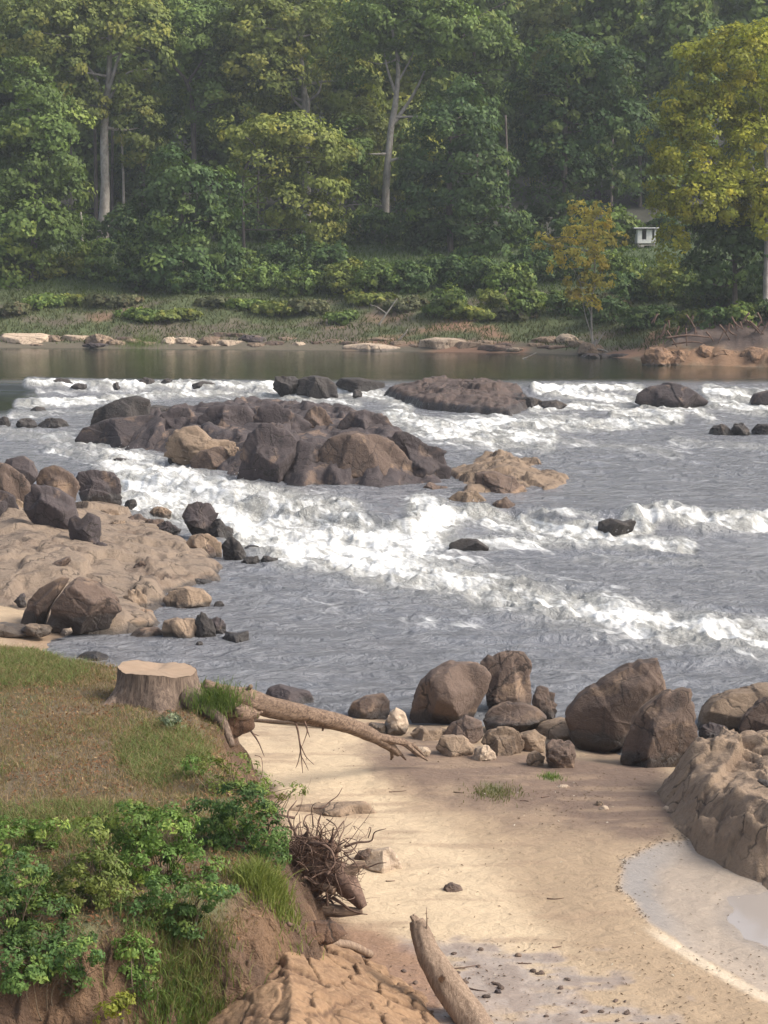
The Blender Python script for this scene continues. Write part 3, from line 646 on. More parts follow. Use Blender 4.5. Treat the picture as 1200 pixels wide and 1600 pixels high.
small_l = [((96, 600), 26, 9, 'low dark rock at the left start of the upper ledge'), ((124, 606), 20, 7, 'flat dark rock second from the left on the upper ledge'), ((228, 598), 20, 9, 'rounded dark rock above the dome boulder on the upper ledge'), ((262, 597), 14, 6, 'small flat rock just right of the rounded one on the upper ledge'),
 ((318, 604), 32, 8, 'long flat dark rock midway along the upper ledge'), ((185, 606), 26, 8, 'pale washed over rock left of the rounded one on the upper ledge'), ((400, 606), 22, 6, 'flat rock touching the dark domes on the upper ledge'),
 ((6, 658), 12, 9, 'dark round rock at the left edge of the river above the bank boulders'), ((40, 661), 20, 9, 'grey rock second from the left edge in the upper left shallows'), ((82, 661), 28, 9, 'broad dark rock third from the left edge in the upper left shallows'), ((60, 640), 16, 5, 'small wet rock in the shallows below the calm pool'), ((245, 640), 40, 6, 'thin dark ledge in the water behind the dome of the island')]
for (c, w_, h_, lb) in small_l:
    a, b = c; B(lb, [(a-w_, b+h_*.6), (a-w_*.6, b-h_*.4), (a-w_*.1, b-h_), (a+w_*.5, b-h_*.6), (a+w_, b+h_*.4), (a, b+h_*.9)], b+h_*.8, None, 'black', .9, 5, cat='rock', name='river_rock')
# --- left bank
def lefts(x, y, s, sd): return .25+np.clip(s*.17, 0, 1.25)
outcrop('broad sloping tan bedrock shelf on the left bank', [(-260, 800), (-60, 792), (60, 790), (170, 778), (215, 790), (290, 832), (352, 868), (330, 890), (262, 905), (245, 950), (200, 962), (120, 966), (40, 950), (-260, 965)], .5, lefts, 'shelf', res=.12, water=-.05, zb=-.5, soft=1.2, crack=(.3, .12), amp=.14, slab=.75)
B('big dark cubic boulder leaning on the left bank shelf', [(30, 792), (34, 768), (52, 755), (86, 764), (112, 780), (120, 812), (104, 842), (75, 832), (42, 812)], 838, .9, 'dark', .9, 8)
B('upright dark barrel shaped boulder on the left bank shelf', [(107, 822), (112, 803), (132, 801), (156, 804), (159, 826), (150, 852), (132, 862), (114, 848)], 860, .8, 'dark', .9, 6, .7)
B('small dark block at the foot of the upright barrel shaped boulder', [(136, 860), (138, 850), (158, 847), (166, 852), (162, 866), (145, 868)], 867, .7, 'dark', .9, 5, cat='rock', name='bank_rock')
B('craggy dark boulder at the river end of the left bank heap', [(112, 748), (122, 735), (148, 731), (176, 736), (194, 744), (197, 764), (190, 783), (158, 785), (130, 770)], 782, .7, 'dark', .8, 9, 1.5)
B('tan brown wedge boulder between the two craggy dark ones on the left bank', [(56, 748), (66, 733), (86, 727), (110, 742), (125, 762), (115, 785), (70, 775)], 785, 1.1, 'brown', .9, 7)
B('dark ridge boulder on top of the left bank heap at the far edge', [(0, 735), (12, 718), (36, 713), (52, 724), (62, 745), (40, 762), (8, 760)], 768, 1.2, 'dark', .9, 7)
B('red brown boulder filling the left edge above the big cubic boulder', [(-40, 748), (-20, 722), (8, 726), (36, 742), (46, 766), (30, 795), (-30, 800)], 800, 1.2, 'brown', .9, 8)
B('dark rounded boulder cut by the left edge beside the big cubic boulder', [(-35, 800), (-30, 772), (0, 762), (22, 775), (32, 797), (20, 815), (-20, 818)], 815, 1.0, 'dark', .9, 7)
B('small tan boulder tucked right of the dark boulder at the left edge', [(18, 790), (24, 778), (36, 780), (40, 800), (24, 806)], 806, 1.1, 'tan', .9, 5, cat='rock', name='bank_rock')
B('round boulder with a black left side standing above the rapid on the left bank', [(286, 806), (292, 790), (308, 782), (328, 785), (339, 800), (337, 820), (322, 832), (298, 828)], 832, .3, 'dark', .9, 5, .8)
B('small black rock touching the round boulder above the rapid', [(322, 835), (330, 815), (342, 808), (350, 822), (364, 826), (362, 838), (340, 842)], 840, .1, 'black', .9, 6, cat='rock', name='bank_rock')
B('tan shelf block with undercut at the water on the left bank', [(284, 855), (296, 838), (325, 834), (346, 845), (347, 872), (325, 874), (296, 862)], 873, 0, 'tan', .9, 7)
B('dark pyramid rock at the water right of the tan shelf block', [(345, 872), (348, 846), (360, 838), (376, 848), (388, 868), (378, 880), (350, 878)], 879, 0, 'black', .9, 7)
B('flat black rock in the water, left one of the two at the point', [(376, 880), (384, 871), (402, 870), (410, 878), (402, 884), (384, 885)], 884, 0, 'black', .9, 5, cat='rock', name='river_rock')
B('jagged black rock at the outer tip of the left bank point', [(404, 880), (412, 868), (426, 872), (438, 872), (438, 884), (418, 886)], 884, 0, 'black', .9, 7, 1.4, cat='rock', name='river_rock')
B('thin dark slab awash just behind the jagged black tip rock', [(378, 858), (392, 852), (406, 854), (404, 860), (386, 862)], 861, 0, 'black', .9, 4, cat='rock', name='river_rock')
B('left piece of the split brown slab boulder on the left bank', [(32, 965), (44, 938), (62, 918), (92, 902), (112, 900), (98, 920), (78, 948), (66, 974), (45, 972)], 970, .45, 'brown', .8, 4, .8)
B('large right piece of the split brown slab boulder on the left bank', [(66, 974), (80, 948), (100, 922), (120, 904), (150, 912), (176, 932), (192, 950), (172, 972), (120, 980), (85, 980)], 977, .45, 'brown', .8, 6, .8)
B('dark lens shaped slab lying on the shelf above the split boulder', [(66, 892), (78, 882), (108, 868), (112, 876), (100, 888), (80, 895)], 893, .9, 'brown', 1., 3, .6, cat='rock', name='bank_rock')
B('small dark fang shaped rock left of the split boulder', [(22, 940), (32, 928), (40, 926), (38, 938), (42, 944), (30, 946)], 944, .5, 'dark', 1., 4, cat='rock', name='bank_rock')
B('low dark block on the shelf below the upright boulder', [(78, 856), (84, 846), (106, 848), (110, 856), (100, 862), (84, 860)], 860, .9, 'brown', .9, 4, cat='rock', name='bank_rock')
B('upper tan layer of the long flat slab at the cove', [(160, 968), (172, 955), (215, 958), (222, 970), (200, 976), (165, 975)], 974, .25, 'tan', 1.3, 4, cat='rock', name='bank_rock')
B('long flat tan slab lying at the water edge of the cove', [(116, 970), (124, 960), (170, 963), (232, 965), (248, 972), (245, 988), (200, 994), (140, 990), (118, 984)], 990, .0, 'tan', .7, 6, 1., strata=(0, 1, 3, .06))
B('low washed tan slab in the water right of the long flat slab', [(195, 996), (212, 984), (245, 982), (256, 992), (248, 1000), (215, 1001)], 999, -.05, 'brown', .8, 4, cat='rock', name='bank_rock')
B('tan topped block in the shallow cove, left of the black shards', [(250, 985), (254, 970), (275, 965), (304, 968), (318, 980), (316, 998), (290, 1003), (258, 997)], 1000, 0, 'tan', .8, 7)
B('tall black shard beside the tan topped block in the cove', [(304, 975), (310, 955), (322, 957), (334, 972), (338, 990), (325, 1002), (308, 995)], 998, 0, 'black', .8, 7)
B('brown shard right of the tall black shard in the cove', [(325, 970), (340, 963), (352, 970), (354, 988), (338, 995), (326, 988)], 992, 0, 'dark', .8, 7)
B('outermost dark block of the cove rocks', [(346, 1000), (352, 988), (372, 990), (387, 986), (388, 1000), (368, 1003)], 1002, 0, 'black', .8, 6, cat='rock', name='river_rock')
B('tiny dark pebble in the water in front of the cove rocks', [(305, 1008), (308, 1003), (315, 1002), (318, 1008), (312, 1011)], 1010, 0, 'black', .9, 3, cat='rock', name='river_rock')
B('tan topped dark block standing in the inlet of the left bank', [(252, 938), (262, 922), (290, 917), (316, 922), (333, 938), (320, 952), (285, 955), (262, 948)], 953, 0, 'tan', .8, 8)
B('tiny dark rock right of the tan topped block in the inlet', [(333, 947), (337, 940), (346, 939), (351, 946), (342, 950)], 949, 0, 'black', .9, 3, cat='rock', name='river_rock')
B('dark undercut block at the shelf edge above the inlet', [(203, 895), (208, 882), (224, 876), (242, 890), (246, 902), (222, 908), (206, 904)], 906, .15, 'brown', .9, 8, cat='rock', name='bank_rock')
B('tan block with a dark notch below the undercut block of the shelf', [(190, 935), (200, 920), (218, 918), (229, 935), (226, 952), (208, 955), (194, 948)], 953, .1, 'tan', .9, 7, cat='rock', name='bank_rock')
B('rough dark slab at the water between the shelf and the pyramid rock', [(290, 890), (300, 876), (322, 878), (333, 892), (325, 900), (300, 900)], 898, 0, 'brown', .9, 7, 1.4, cat='rock', name='bank_rock')
B('wet flat rock in the shallows under the rough dark slab', [(292, 910), (305, 903), (330, 908), (328, 916), (305, 916)], 915, 0, 'black', .9, 4, cat='rock', name='river_rock')
B('wet brown rock between the undercut block and the inlet water', [(240, 915), (252, 905), (270, 908), (272, 916), (255, 922)], 920, 0, 'dark', .9, 5, cat='rock', name='bank_rock')
B('low tan slab on the sand left of the long flat slab', [(30, 985), (42, 976), (72, 978), (84, 986), (70, 992), (40, 990)], 991, .3, 'tan', .9, 4, cat='rock', name='bank_rock')
B('thin tan slab at the left edge above the sandy cove', [(-30, 980), (0, 974), (36, 980), (50, 988), (20, 990), (-25, 988)], 988, .35, 'tan', .9, 3, cat='rock', name='bank_rock')
B('small pale stone between the split boulder and the long flat slab', [(92, 990), (98, 983), (110, 982), (114, 988), (104, 992)], 991, .2, 'pale', .9, 4, cat='rock', name='bank_rock')
B('flat dark wet rock alone in the sandy cove', [(116, 1029), (130, 1022), (150, 1020), (168, 1025), (175, 1031), (145, 1033)], 1032, 0, 'black', .9, 3, cat='rock', name='river_rock')
B('small black rock in the foam beside the craggy boulder of the left bank', [(194, 790), (198, 781), (210, 780), (214, 790), (205, 795)], 794, .1, 'black', .9, 4, cat='rock', name='river_rock')
rb = np.random.default_rng(404)
for k, (a, b, w_, h_) in enumerate([(70, 852, 20, 7), (175, 862, 15, 7), (205, 850, 18, 7), (238, 845, 16, 8), (262, 862, 14, 7), (272, 884, 12, 7), (180, 905, 14, 7), (160, 882, 18, 6), (230, 866, 12, 6), (210, 815, 20, 8), (240, 822, 16, 7), (172, 806, 16, 9), (186, 826, 14, 8), (262, 826, 16, 8), (225, 960, 14, 8), (322, 862, 12, 8), (250, 800, 14, 6)]):
    j = rb.uniform(-.3, .3, 6); w_ *= 1.3; h_ *= 1.45
    B(f"{['first', 'second', 'third', 'fourth', 'fifth', 'sixth', 'seventh', 'eighth', 'ninth', 'tenth', 'eleventh', 'twelfth', 'thirteenth', 'fourteenth', 'fifteenth', 'sixteenth', 'seventeenth'][k]} loose angular block scattered on the tan bedrock shelf of the left bank".replace(' scattered', ''), [(a-w_, b+h_), (a-w_*.9, b-h_*(.3+j[0])), (a-w_*(.2+j[1]), b-h_*(1+j[2])), (a+w_*(.5+j[3]), b-h_*(.8+j[4])), (a+w_, b+h_*j[5]), (a+w_*.8, b+h_)], b+h_, None, ['brown', 'tan', 'tan', 'dark', 'brown'][k % 5], .9, 7, 1.3, cat='rock', name='bank_rock', group='loose blocks on the left bank shelf')
# --- near boulders
CUT[:] = [.48, .86]
B('big rounded brown boulder with a pale scratch, left of the tall pair', [(636, 1125), (642, 1097), (656, 1066), (674, 1046), (702, 1034), (745, 1031), (764, 1038), (771, 1054), (766, 1075), (752, 1100), (735, 1122), (700, 1136), (650, 1138)], 1132, .1, 'brown', .8, 6, .6)
B('tall square topped brown boulder behind the rounded one', [(748, 1032), (762, 1020), (790, 1014), (820, 1014), (831, 1032), (834, 1070), (832, 1104), (800, 1118), (764, 1108), (760, 1070)], 1112, .1, 'brown', .75, 6, .7)
B('small upright dark boulder at the right side of the tall pair', [(832, 1092), (838, 1076), (851, 1068), (866, 1084), (872, 1108), (866, 1126), (845, 1126), (834, 1112)], 1122, .15, 'brown', .8, 5, .8)
B('low grey brown boulder lying in front of the tall pair', [(755, 1122), (766, 1108), (790, 1098), (820, 1097), (846, 1106), (860, 1120), (850, 1138), (800, 1144), (765, 1138)], 1140, .3, 'brown', .8, 4, .8)
B('great pointed brown boulder sloping down to the left on the beach', [(880, 1122), (905, 1088), (940, 1062), (985, 1038), (992, 1042), (1004, 1031), (1030, 1028), (1037, 1050), (1042, 1085), (1020, 1130), (975, 1165), (930, 1160), (895, 1140)], 1165, .4, 'brown', .8, 6, .7, strata=(.55, .8, 2.2, .035))
B('steep ribbed brown boulder in front of the great pointed one', [(962, 1168), (985, 1130), (1010, 1105), (1040, 1084), (1078, 1078), (1086, 1110), (1090, 1150), (1080, 1180), (1045, 1196), (1000, 1196), (970, 1185)], 1196, .45, 'brown', .8, 6, 1., strata=(.75, -.65, 4.5, .06))
B('squat brown boulder standing in the river left of the rounded one', [(544, 1112), (552, 1098), (572, 1088), (600, 1084), (608, 1096), (608, 1118), (585, 1126), (552, 1124)], 1122, .05, 'brown', .8, 5, .7)
B('low grey boulder in the water behind the fallen trunk', [(412, 1088), (418, 1075), (436, 1070), (462, 1078), (484, 1084), (494, 1098), (488, 1108), (430, 1108)], 1106, -.05, 'dark', .8, 4, .8)
B('pale stone beside the left foot of the big rounded boulder', [(600, 1135), (604, 1118), (618, 1108), (632, 1114), (638, 1132), (630, 1146), (608, 1148)], 1146, .35, 'pale', .9, 6, cat='rock', name='beach_rock')
B('small pale stone under the pale one by the trunk tip', [(570, 1140), (580, 1130), (600, 1132), (606, 1142), (590, 1147)], 1146, .35, 'tan', .9, 5, cat='rock', name='beach_rock')
lows = [
 ([(640, 1146), (655, 1136), (690, 1136), (705, 1148), (690, 1158), (650, 1158)], 'tan', 'flat tan slab in front of the big rounded boulder'),
 ([(688, 1148), (700, 1130), (728, 1120), (752, 1128), (757, 1148), (735, 1160), (700, 1162)], 'brown', 'humped grey brown rock at the foot of the big rounded boulder'),
 ([(682, 1170), (690, 1152), (725, 1150), (745, 1166), (742, 1182), (705, 1184)], 'tan', 'creased tan rock at the near left end of the low row'),
 ([(738, 1184), (746, 1168), (762, 1166), (776, 1182), (770, 1190), (748, 1190)], 'pale', 'small pale wedge next to the creased tan rock'),
 ([(748, 1160), (760, 1142), (788, 1134), (812, 1142), (820, 1162), (805, 1182), (770, 1180)], 'tan', 'tan lump in the middle of the low row of rocks'),
 ([(800, 1168), (810, 1148), (835, 1140), (850, 1152), (852, 1168), (832, 1176)], 'tan', 'cleft tan rock right of the tan lump in the low row'),
 ([(828, 1150), (845, 1132), (880, 1124), (912, 1134), (930, 1148), (905, 1158), (860, 1162)], 'tan', 'long low tan rock behind the dark cube in the low row'),
 ([(852, 1188), (854, 1166), (866, 1154), (890, 1158), (899, 1168), (898, 1192), (875, 1202)], 'brown', 'dark cube shaped rock at the near end of the low row'),
 ([(822, 1190), (826, 1178), (840, 1174), (850, 1182), (848, 1196), (832, 1198)], 'tan', 'small cracked tan stone left of the dark cube'),
 ([(905, 1140), (918, 1128), (936, 1130), (946, 1142), (935, 1152), (912, 1150)], 'tan', 'little tan stone between the low row and the great pointed boulder'),
 ([(640, 1176), (650, 1168), (668, 1168), (674, 1178), (660, 1184)], 'pale', 'small pale stone on the dirt by the forked trunk tip')]
for pl, mt, lb in lows: B(lb, pl, None, None, mt, .9, 7, 1.2, cat='rock', name='beach_rock')
B('large tan topped boulder at the right edge across the little channel', [(1086, 1135), (1094, 1110), (1112, 1092), (1140, 1080), (1200, 1074), (1270, 1078), (1280, 1120), (1200, 1150), (1120, 1160), (1092, 1152)], 1156, 0, 'tan', .8, 8, .8)
B('dark leaning boulder at the right edge against the tan topped one', [(1150, 1140), (1168, 1112), (1192, 1090), (1260, 1082), (1270, 1150), (1200, 1166), (1160, 1158)], 1164, .1, 'brown', .8, 6, .8)
B('dark wet block in the channel below the tan topped boulder', [(1090, 1150), (1092, 1134), (1112, 1130), (1136, 1136), (1140, 1152), (1110, 1162)], 1160, 0, 'dark', .8, 6)
def rightf(x, y, s, sd):
    return .45+1.0*ss(s, 0, .9)+np.clip((s-.8)*.12, 0, .4)+.22*ridged(x*.9+y*.35, y*.25, None, 4, sd+8)*ss(s, 0, .6)
outcrop('rough tan rock outcrop with eroded folds at the right edge of the beach', [(1030, 1252), (1024, 1220), (1050, 1196), (1095, 1182), (1135, 1170), (1200, 1160), (1500, 1150), (1500, 1400), (1230, 1365), (1150, 1335), (1095, 1305), (1050, 1275)], .75, rightf, 'tan', res=.045, zb=.2, soft=.35, crack=(.6, .12), slab=1.1)
B('black piece of debris lying on the tan outcrop at the right edge', [(1183, 1222), (1186, 1217), (1196, 1219), (1212, 1226), (1210, 1234), (1196, 1228)], 1230, 1.75, 'black', .8, 3, .4, name='debris', cat='debris')
B('half buried grey brown slab in the sand beyond the root mass', [(440, 1272), (448, 1262), (490, 1260), (540, 1256), (575, 1254), (600, 1274), (560, 1280), (480, 1282)], 1276, None, 'tan', .35, 3, .5, name='beach_rock', cat='rock')
B('leaning brown wedge stone by the root mass', [(553, 1342), (560, 1330), (580, 1325), (586, 1334), (570, 1345), (560, 1350)], 1347, None, 'brown', .7, 4, name='beach_rock', cat='rock')
B('pale faceted stone sunk in the sand right of the root mass', [(562, 1356), (580, 1330), (608, 1325), (622, 1342), (634, 1362), (605, 1368), (580, 1366)], 1364, None, 'pale', .7, 6, .6, name='beach_rock', cat='rock')
B('small brown stone alone on the sand above the broken log', [(690, 1392), (698, 1384), (706, 1380), (718, 1384), (726, 1392), (710, 1397)], 1396, None, 'brown', .8, 5, name='beach_rock', cat='rock')
B('flat pale stone on the dirt in front of the dark cube', [(868, 1231), (876, 1227), (888, 1227), (890, 1232), (878, 1234)], 1233, None, 'pale', .9, 3, name='beach_rock', cat='rock')
B('pair of pale pebbles on the dirt, upper brownish one', [(929, 1257), (933, 1252), (941, 1252), (943, 1258), (936, 1261)], 1260, None, 'tan', .9, 3, name='beach_rock', cat='rock')
B('pair of pale pebbles on the dirt, lower white one', [(936, 1264), (941, 1259), (949, 1259), (951, 1265), (944, 1268)], 1267, None, 'pale', .9, 3, name='beach_rock', cat='rock')
B('small pale stone on the dirt beside the tan outcrop', [(1034, 1266), (1040, 1260), (1048, 1261), (1052, 1267), (1042, 1269)], 1268, None, 'pale', .9, 4, name='beach_rock', cat='rock')
B('lone brown stone on the mud flat right of the broken log', [(772, 1553), (774, 1547), (782, 1546), (784, 1553), (778, 1556)], 1555, None, 'dark', .9, 4, name='beach_rock', cat='rock')
# --- far shore, pale stones at the water
far_rocks = [((35, 530), 38, 13, 'pale'), ((85, 530), 13, 9, 'tan'), ((118, 530), 24, 8, 'pale'), ((156, 532), 17, 14, 'tan'), ((150, 540), 20, 6, 'dark'), ((212, 534), 12, 6, 'tan'), ((266, 533), 11, 9, 'pale'), ((289, 534), 19, 9, 'pale'),
 ((325, 534), 18, 10, 'tan'), ((352, 524), 24, 7, 'brown'), ((360, 537), 26, 8, 'pale'), ((393, 531), 20, 9, 'dark'), ((402, 540), 14, 6, 'tan'), ((467, 538), 11, 5, 'pale'), ((525, 534), 16, 5, 'tan'), ((585, 543), 42, 9, 'pale'), ((600, 531), 26, 6, 'tan'),
 ((692, 538), 32, 13, 'pale'), ((738, 541), 34, 10, 'tan'), ((775, 545), 26, 9, 'brown'), ((804, 547), 12, 6, 'pale'), ((858, 533), 22, 9, 'tan'), ((888, 530), 15, 10, 'pale'), ((872, 543), 26, 5, 'brown'), ((925, 546), 18, 14, 'tan'), ((932, 556), 22, 5, 'dark'), ((968, 556), 16, 4, 'dark')]
far_rocks += [((60, 540), 16, 4, 'tan'), ((180, 536), 14, 7, 'tan'), ((196, 531), 16, 6, 'brown'), ((232, 538), 16, 5, 'tan'), ((307, 541), 14, 4, 'tan'), ((340, 541), 16, 4, 'pale'), ((372, 525), 16, 6, 'brown'), ((430, 537), 16, 5, 'brown'), ((448, 530), 18, 5, 'tan'), ((495, 536), 16, 4, 'brown'), ((545, 537), 16, 5, 'brown'), ((622, 537), 14, 5, 'tan'), ((650, 541), 12, 5, 'tan'), ((716, 534), 20, 7, 'tan'), ((760, 536), 20, 6, 'tan'), ((790, 540), 16, 6, 'brown'), ((838, 540), 16, 5, 'tan'), ((905, 538), 14, 8, 'tan')]
far_rocks.sort(key=lambda q_: q_[0][0])
for k, ((a, b), w_, h_, mt) in enumerate(far_rocks):
    w_ *= 1.25; h_ *= .8; rr = np.random.default_rng(k+900); j = rr.uniform(-.25, .25, 8)
    ref = ['below the left woods', 'below the dark round tree', 'below the gap in the bushes', 'below the small orange tree'][0 if a < 240 else 1 if a < 420 else 2 if a < 830 else 3]
    ordn = ['first', 'second', 'third', 'fourth', 'fifth', 'sixth', 'seventh', 'eighth', 'ninth', 'tenth', 'eleventh', 'twelfth', 'thirteenth', 'fourteenth', 'fifteenth', 'sixteenth', 'seventeenth', 'eighteenth', 'nineteenth', 'twentieth', 'twenty first', 'twenty second', 'twenty third', 'twenty fourth', 'twenty fifth', 'twenty sixth', 'twenty seventh', 'twenty eighth', 'twenty ninth', 'thirtieth', 'thirty first', 'thirty second', 'thirty third', 'thirty fourth', 'thirty fifth', 'thirty sixth', 'thirty seventh', 'thirty eighth', 'thirty ninth', 'fortieth', 'forty first', 'forty second', 'forty third', 'forty fourth', 'forty fifth', 'forty sixth'][k]
    B(f"{ordn} {dict(pale='pale', tan='tan', brown='brown', dark='dark')[mt]} shore rock from the left, {ref}", [(a-w_, b+h_*.7), (a-w_*(.92+j[0]*.3), b-h_*(.4+j[1])), (a-w_*(.45+j[2]), b-h_*(.95+j[3]*.3)), (a+w_*(.4+j[4]), b-h_*(.85+j[5]*.6)), (a+w_*(.93), b-h_*(.3+j[6])), (a+w_, b+h_*.7), (a, b+h_)], b+h_*.9, None, mt, .8, 6, 1.1, name='shore_rock', cat='rock', group='rocks along the far shore', water=1.02)

for k, (a, b, w_, h_, lb) in enumerate([(1030, 562, 26, 20, 'leftmost rounded lump of the orange clay bank'), (1068, 560, 28, 14, 'second lump from the left of the orange clay bank'), (1104, 558, 26, 18, 'third lump from the left of the orange clay bank'), (1140, 560, 30, 15, 'fourth lump from the left of the orange clay bank'), (1182, 560, 30, 20, 'last lump of the orange clay bank before the right edge'), (1232, 565, 34, 20, 'lump of orange clay just past the right edge')]):
    B(lb, [(a-w_, b+10), (a-w_*.9, b-h_*.5), (a-w_*.3, b-h_), (a+w_*.5, b-h_*.8), (a+w_, b-h_*.2), (a+w_, b+10)], b+10, None, 'clay', .7, 6, 1.5, name='clay_lump', cat='clay lump', water=.95)
B('grassy clod of earth between the stump and the fallen trunk', [(290, 1118), (312, 1084), (338, 1070), (368, 1084), (396, 1108), (398, 1126), (360, 1146), (310, 1144)], 1138, 2.3, 'soil', .6, 5, 1.4, name='earth_clod', cat='earth clod')
for k, (pl, lb) in enumerate([([(440, 1455), (470, 1438), (520, 1440), (545, 1458), (510, 1470), (460, 1470)], 'low mound of dark soil under the root mass')]):
    B(lb, pl, None, None, 'soil', .6, 6, 1.8, name='soil_clod', cat='soil clod')
# ------------------------------------------------------------ foliage
def leaves(P, Nn, size, col, rg, jit=.38, asp=.55, fold=0.):
    """rhombic leaves at P facing Nn; returns verts, quads, colours"""
    n = len(P); Nn = Nn + jit*rg.normal(size=(n, 3)); Nn /= np.linalg.norm(Nn, axis=1)[:, None]+1e-9
    t = np.cross(Nn, rg.normal(size=(n, 3))); t /= np.linalg.norm(t, axis=1)[:, None]+1e-9
    b = np.cross(Nn, t); s = (size*rg.uniform(.6, 1.3, n))[:, None]
    v = np.stack([P-t*s, P-b*s*asp+Nn*s*fold, P+t*s, P+b*s*asp+Nn*s*fold], 1).reshape(-1, 3)
    f = np.arange(4*n).reshape(n, 4); return v, f, np.repeat(col, 4, 0)
def crown_points(lobes, puff, per, rg, inner=.15):
    """lobes: list of (centre xyz, radii xyz). puffs of leaves spread over each lobe's skin with gaps"""
    PP, NN, KK, LL = [], [], [], []; kid = 0
    for c, r in lobes:
        c = np.array(c); r = np.array(r); area = 4*np.pi*((r[0]*r[1])**1.6/3+(r[0]*r[2])**1.6/3+(r[1]*r[2])**1.6/3)**(1/1.6)
        npf = max(5, int(area/(puff*puff*2.0)))
        lf = rg.uniform(.78, 1.25); d = rg.normal(size=(npf, 3)); d[:, 2] += .3; d /= np.linalg.norm(d, axis=1)[:, None]
        rad = rg.uniform(.62, 1.06, npf)**.8
        rad = rad*(1+.20*fbm(d[:, 0]*2+c[0], d[:, 1]*2, d[:, 2]*2+c[2], 3, 5)/.5*.8)
        pc = c + d*r*rad[:, None]
        for i in range(npf):
            m = max(4, int(per*rg.uniform(.5, 1.4))); q = rg.normal(size=(m, 3)); q /= np.linalg.norm(q, axis=1)[:, None]; q[:, 2] *= .65
            out = d[i]+np.array([0, 0, .5]); out /= np.linalg.norm(out)
            q = np.where((q@out < -.2)[:, None], -q, q)
            pr = puff*rg.uniform(.6, 1.25)*rg.uniform(.55, 1.05, m)[:, None]
            PP.append(pc[i]+q*pr); NN.append(q*.55+out*.7); KK.append(np.full(m, kid)); LL.append(np.full(m, lf)); kid += 1
    return np.concatenate(PP), np.concatenate(NN), np.concatenate(KK), np.concatenate(LL)
def crown(name, lobes, puff, per, leaf, cols, rg, parent, loc, asp=.6, mat=LEAF, label=None):
    P, Nn, K, Lf = crown_points(lobes, puff, per, rg)
    nk = K.max()+1; cols = np.array(cols); w = rg.random(nk)[:, None]**1.3; base = cols[0]*(1-w)+cols[1]*w
    if len(cols) > 2: s_ = rg.random(nk) < .14; base[s_] = cols[2]
    c = base[K]*rg.uniform(.78, 1.25, (len(K), 1))*Lf[:, None]; c = np.clip(c, 0, 1)
    v, f, cc = leaves(P, Nn, leaf, c, rg, asp=asp)
    o = meshobj(name, v-np.array(loc), f, mat, parent, smooth=False, attrs={'Col': cc})
    if label: o['label'] = label
    return o
GREEN = [(.090, .138, .038), (.13, .18, .046), (.18, .225, .052)]
DARK = [(.050, .088, .032), (.078, .122, .038), (.115, .165, .045)]
OLIVE = [(.135, .168, .045), (.18, .205, .052), (.24, .245, .058)]
LIGHT = [(.15, .18, .045), (.195, .215, .05), (.25, .25, .055)]
YEL = [(.23, .25, .035), (.33, .32, .04), (.42, .38, .045)]
AUT = [(.33, .29, .06), (.45, .36, .07), (.5, .38, .08)]
def lobes_px(ls, y, rg, dk=.8):
    out = []
    for cx, cy, rx, ry in ls:
        yy = y + rg.uniform(-1.5, 1.5); x, z = V(cx, cy, yy); s_ = yy/F; rx = rx*1.12; ry = ry*1.12
        out.append(((x, yy, z), (rx*s_, dk*(rx+ry)/2*s_, ry*s_)))
    return out
def limbpath(a, b, rg, sag=.08, n=6):
    a, b = np.array(a), np.array(b); L = np.linalg.norm(b-a); mid = (a+b)/2 + rg.normal(size=3)*L*sag
    return bez([a, mid, b], n)
def trunkpx(pts, y): return [np.array([V(a, b, y)[0], y, V(a, b, y)[1]]) for a, b, *_ in pts]
def tree(label, name, y, trunk, lobes, cols, leaf=.27, puff=1.4, per=58, branches=(), bark='grey', cat='tree', seed=0, group=None, limbs=True, blabel=None, asp=.6):
    """trunk / branches: lists of (px, py, radius m) at distance y; lobes in px"""
    rg = np.random.default_rng(seed+3000)
    tp = trunkpx(trunk, y); x0, y0 = tp[0][0], y; zg = float(H(np.array([x0]), np.array([y0]))[0]); tp[0][2] = min(tp[0][2], zg-.3)
    loc = (x0, y0, zg); r = empty(name, loc); tag(r, label, cat, group)
    L = lobes_px(lobes, y, rg)
    P = bez(tp, 8); rad = np.interp(np.linspace(0, 1, len(P)), np.linspace(0, 1, len(trunk)), [t[2] for t in trunk])
    v, f = tubes([(P, rad)], 8, .12, seed); t_ = meshobj('trunk', v-np.array(loc), f, BARK[bark], r)
    if blabel: t_['label'] = blabel
    sp = []
    for br in branches:
        bp = trunkpx(br, y); 
        for k in range(1, len(bp)): bp[k][1] += rg.uniform(-1, 1)*.6
        Q = bez(bp, 6); sp.append((Q, np.interp(np.linspace(0, 1, len(Q)), np.linspace(0, 1, len(br)), [t[2] for t in br])))
    if limbs:
        for c, rr in L:
            k = np.argmin(np.linalg.norm(P-np.array(c), axis=1)+8*(P[:, 2] > c[2])); a = P[k]
            if np.linalg.norm(np.array(c)-a) > .8: sp.append((limbpath(a, c, rg), np.linspace(max(.05, rad[k]*.55), .03, 13)))
    if sp:
        for q in sp:
            v, f = tubes([q], 6, .1, seed+1); meshobj('limb', v-np.array(loc), f, BARK[bark], r)
    if L: crown('crown', L, puff, per, leaf, cols, rg, r, loc, asp)
    return r
T = tree
T('tall green tree with vine draped side at the left edge of the wood', 'vine_covered_tree', 202, [(50, 440, .35), (55, 300, .3), (45, 170, .2)],
  [(20, 170, 75, 60), (75, 205, 50, 45), (25, 260, 80, 60), (85, 300, 38, 50), (20, 345, 70, 50), (70, 370, 55, 42), (10, 420, 60, 35), (95, 250, 30, 30)], GREEN, seed=1, leaf=.25)
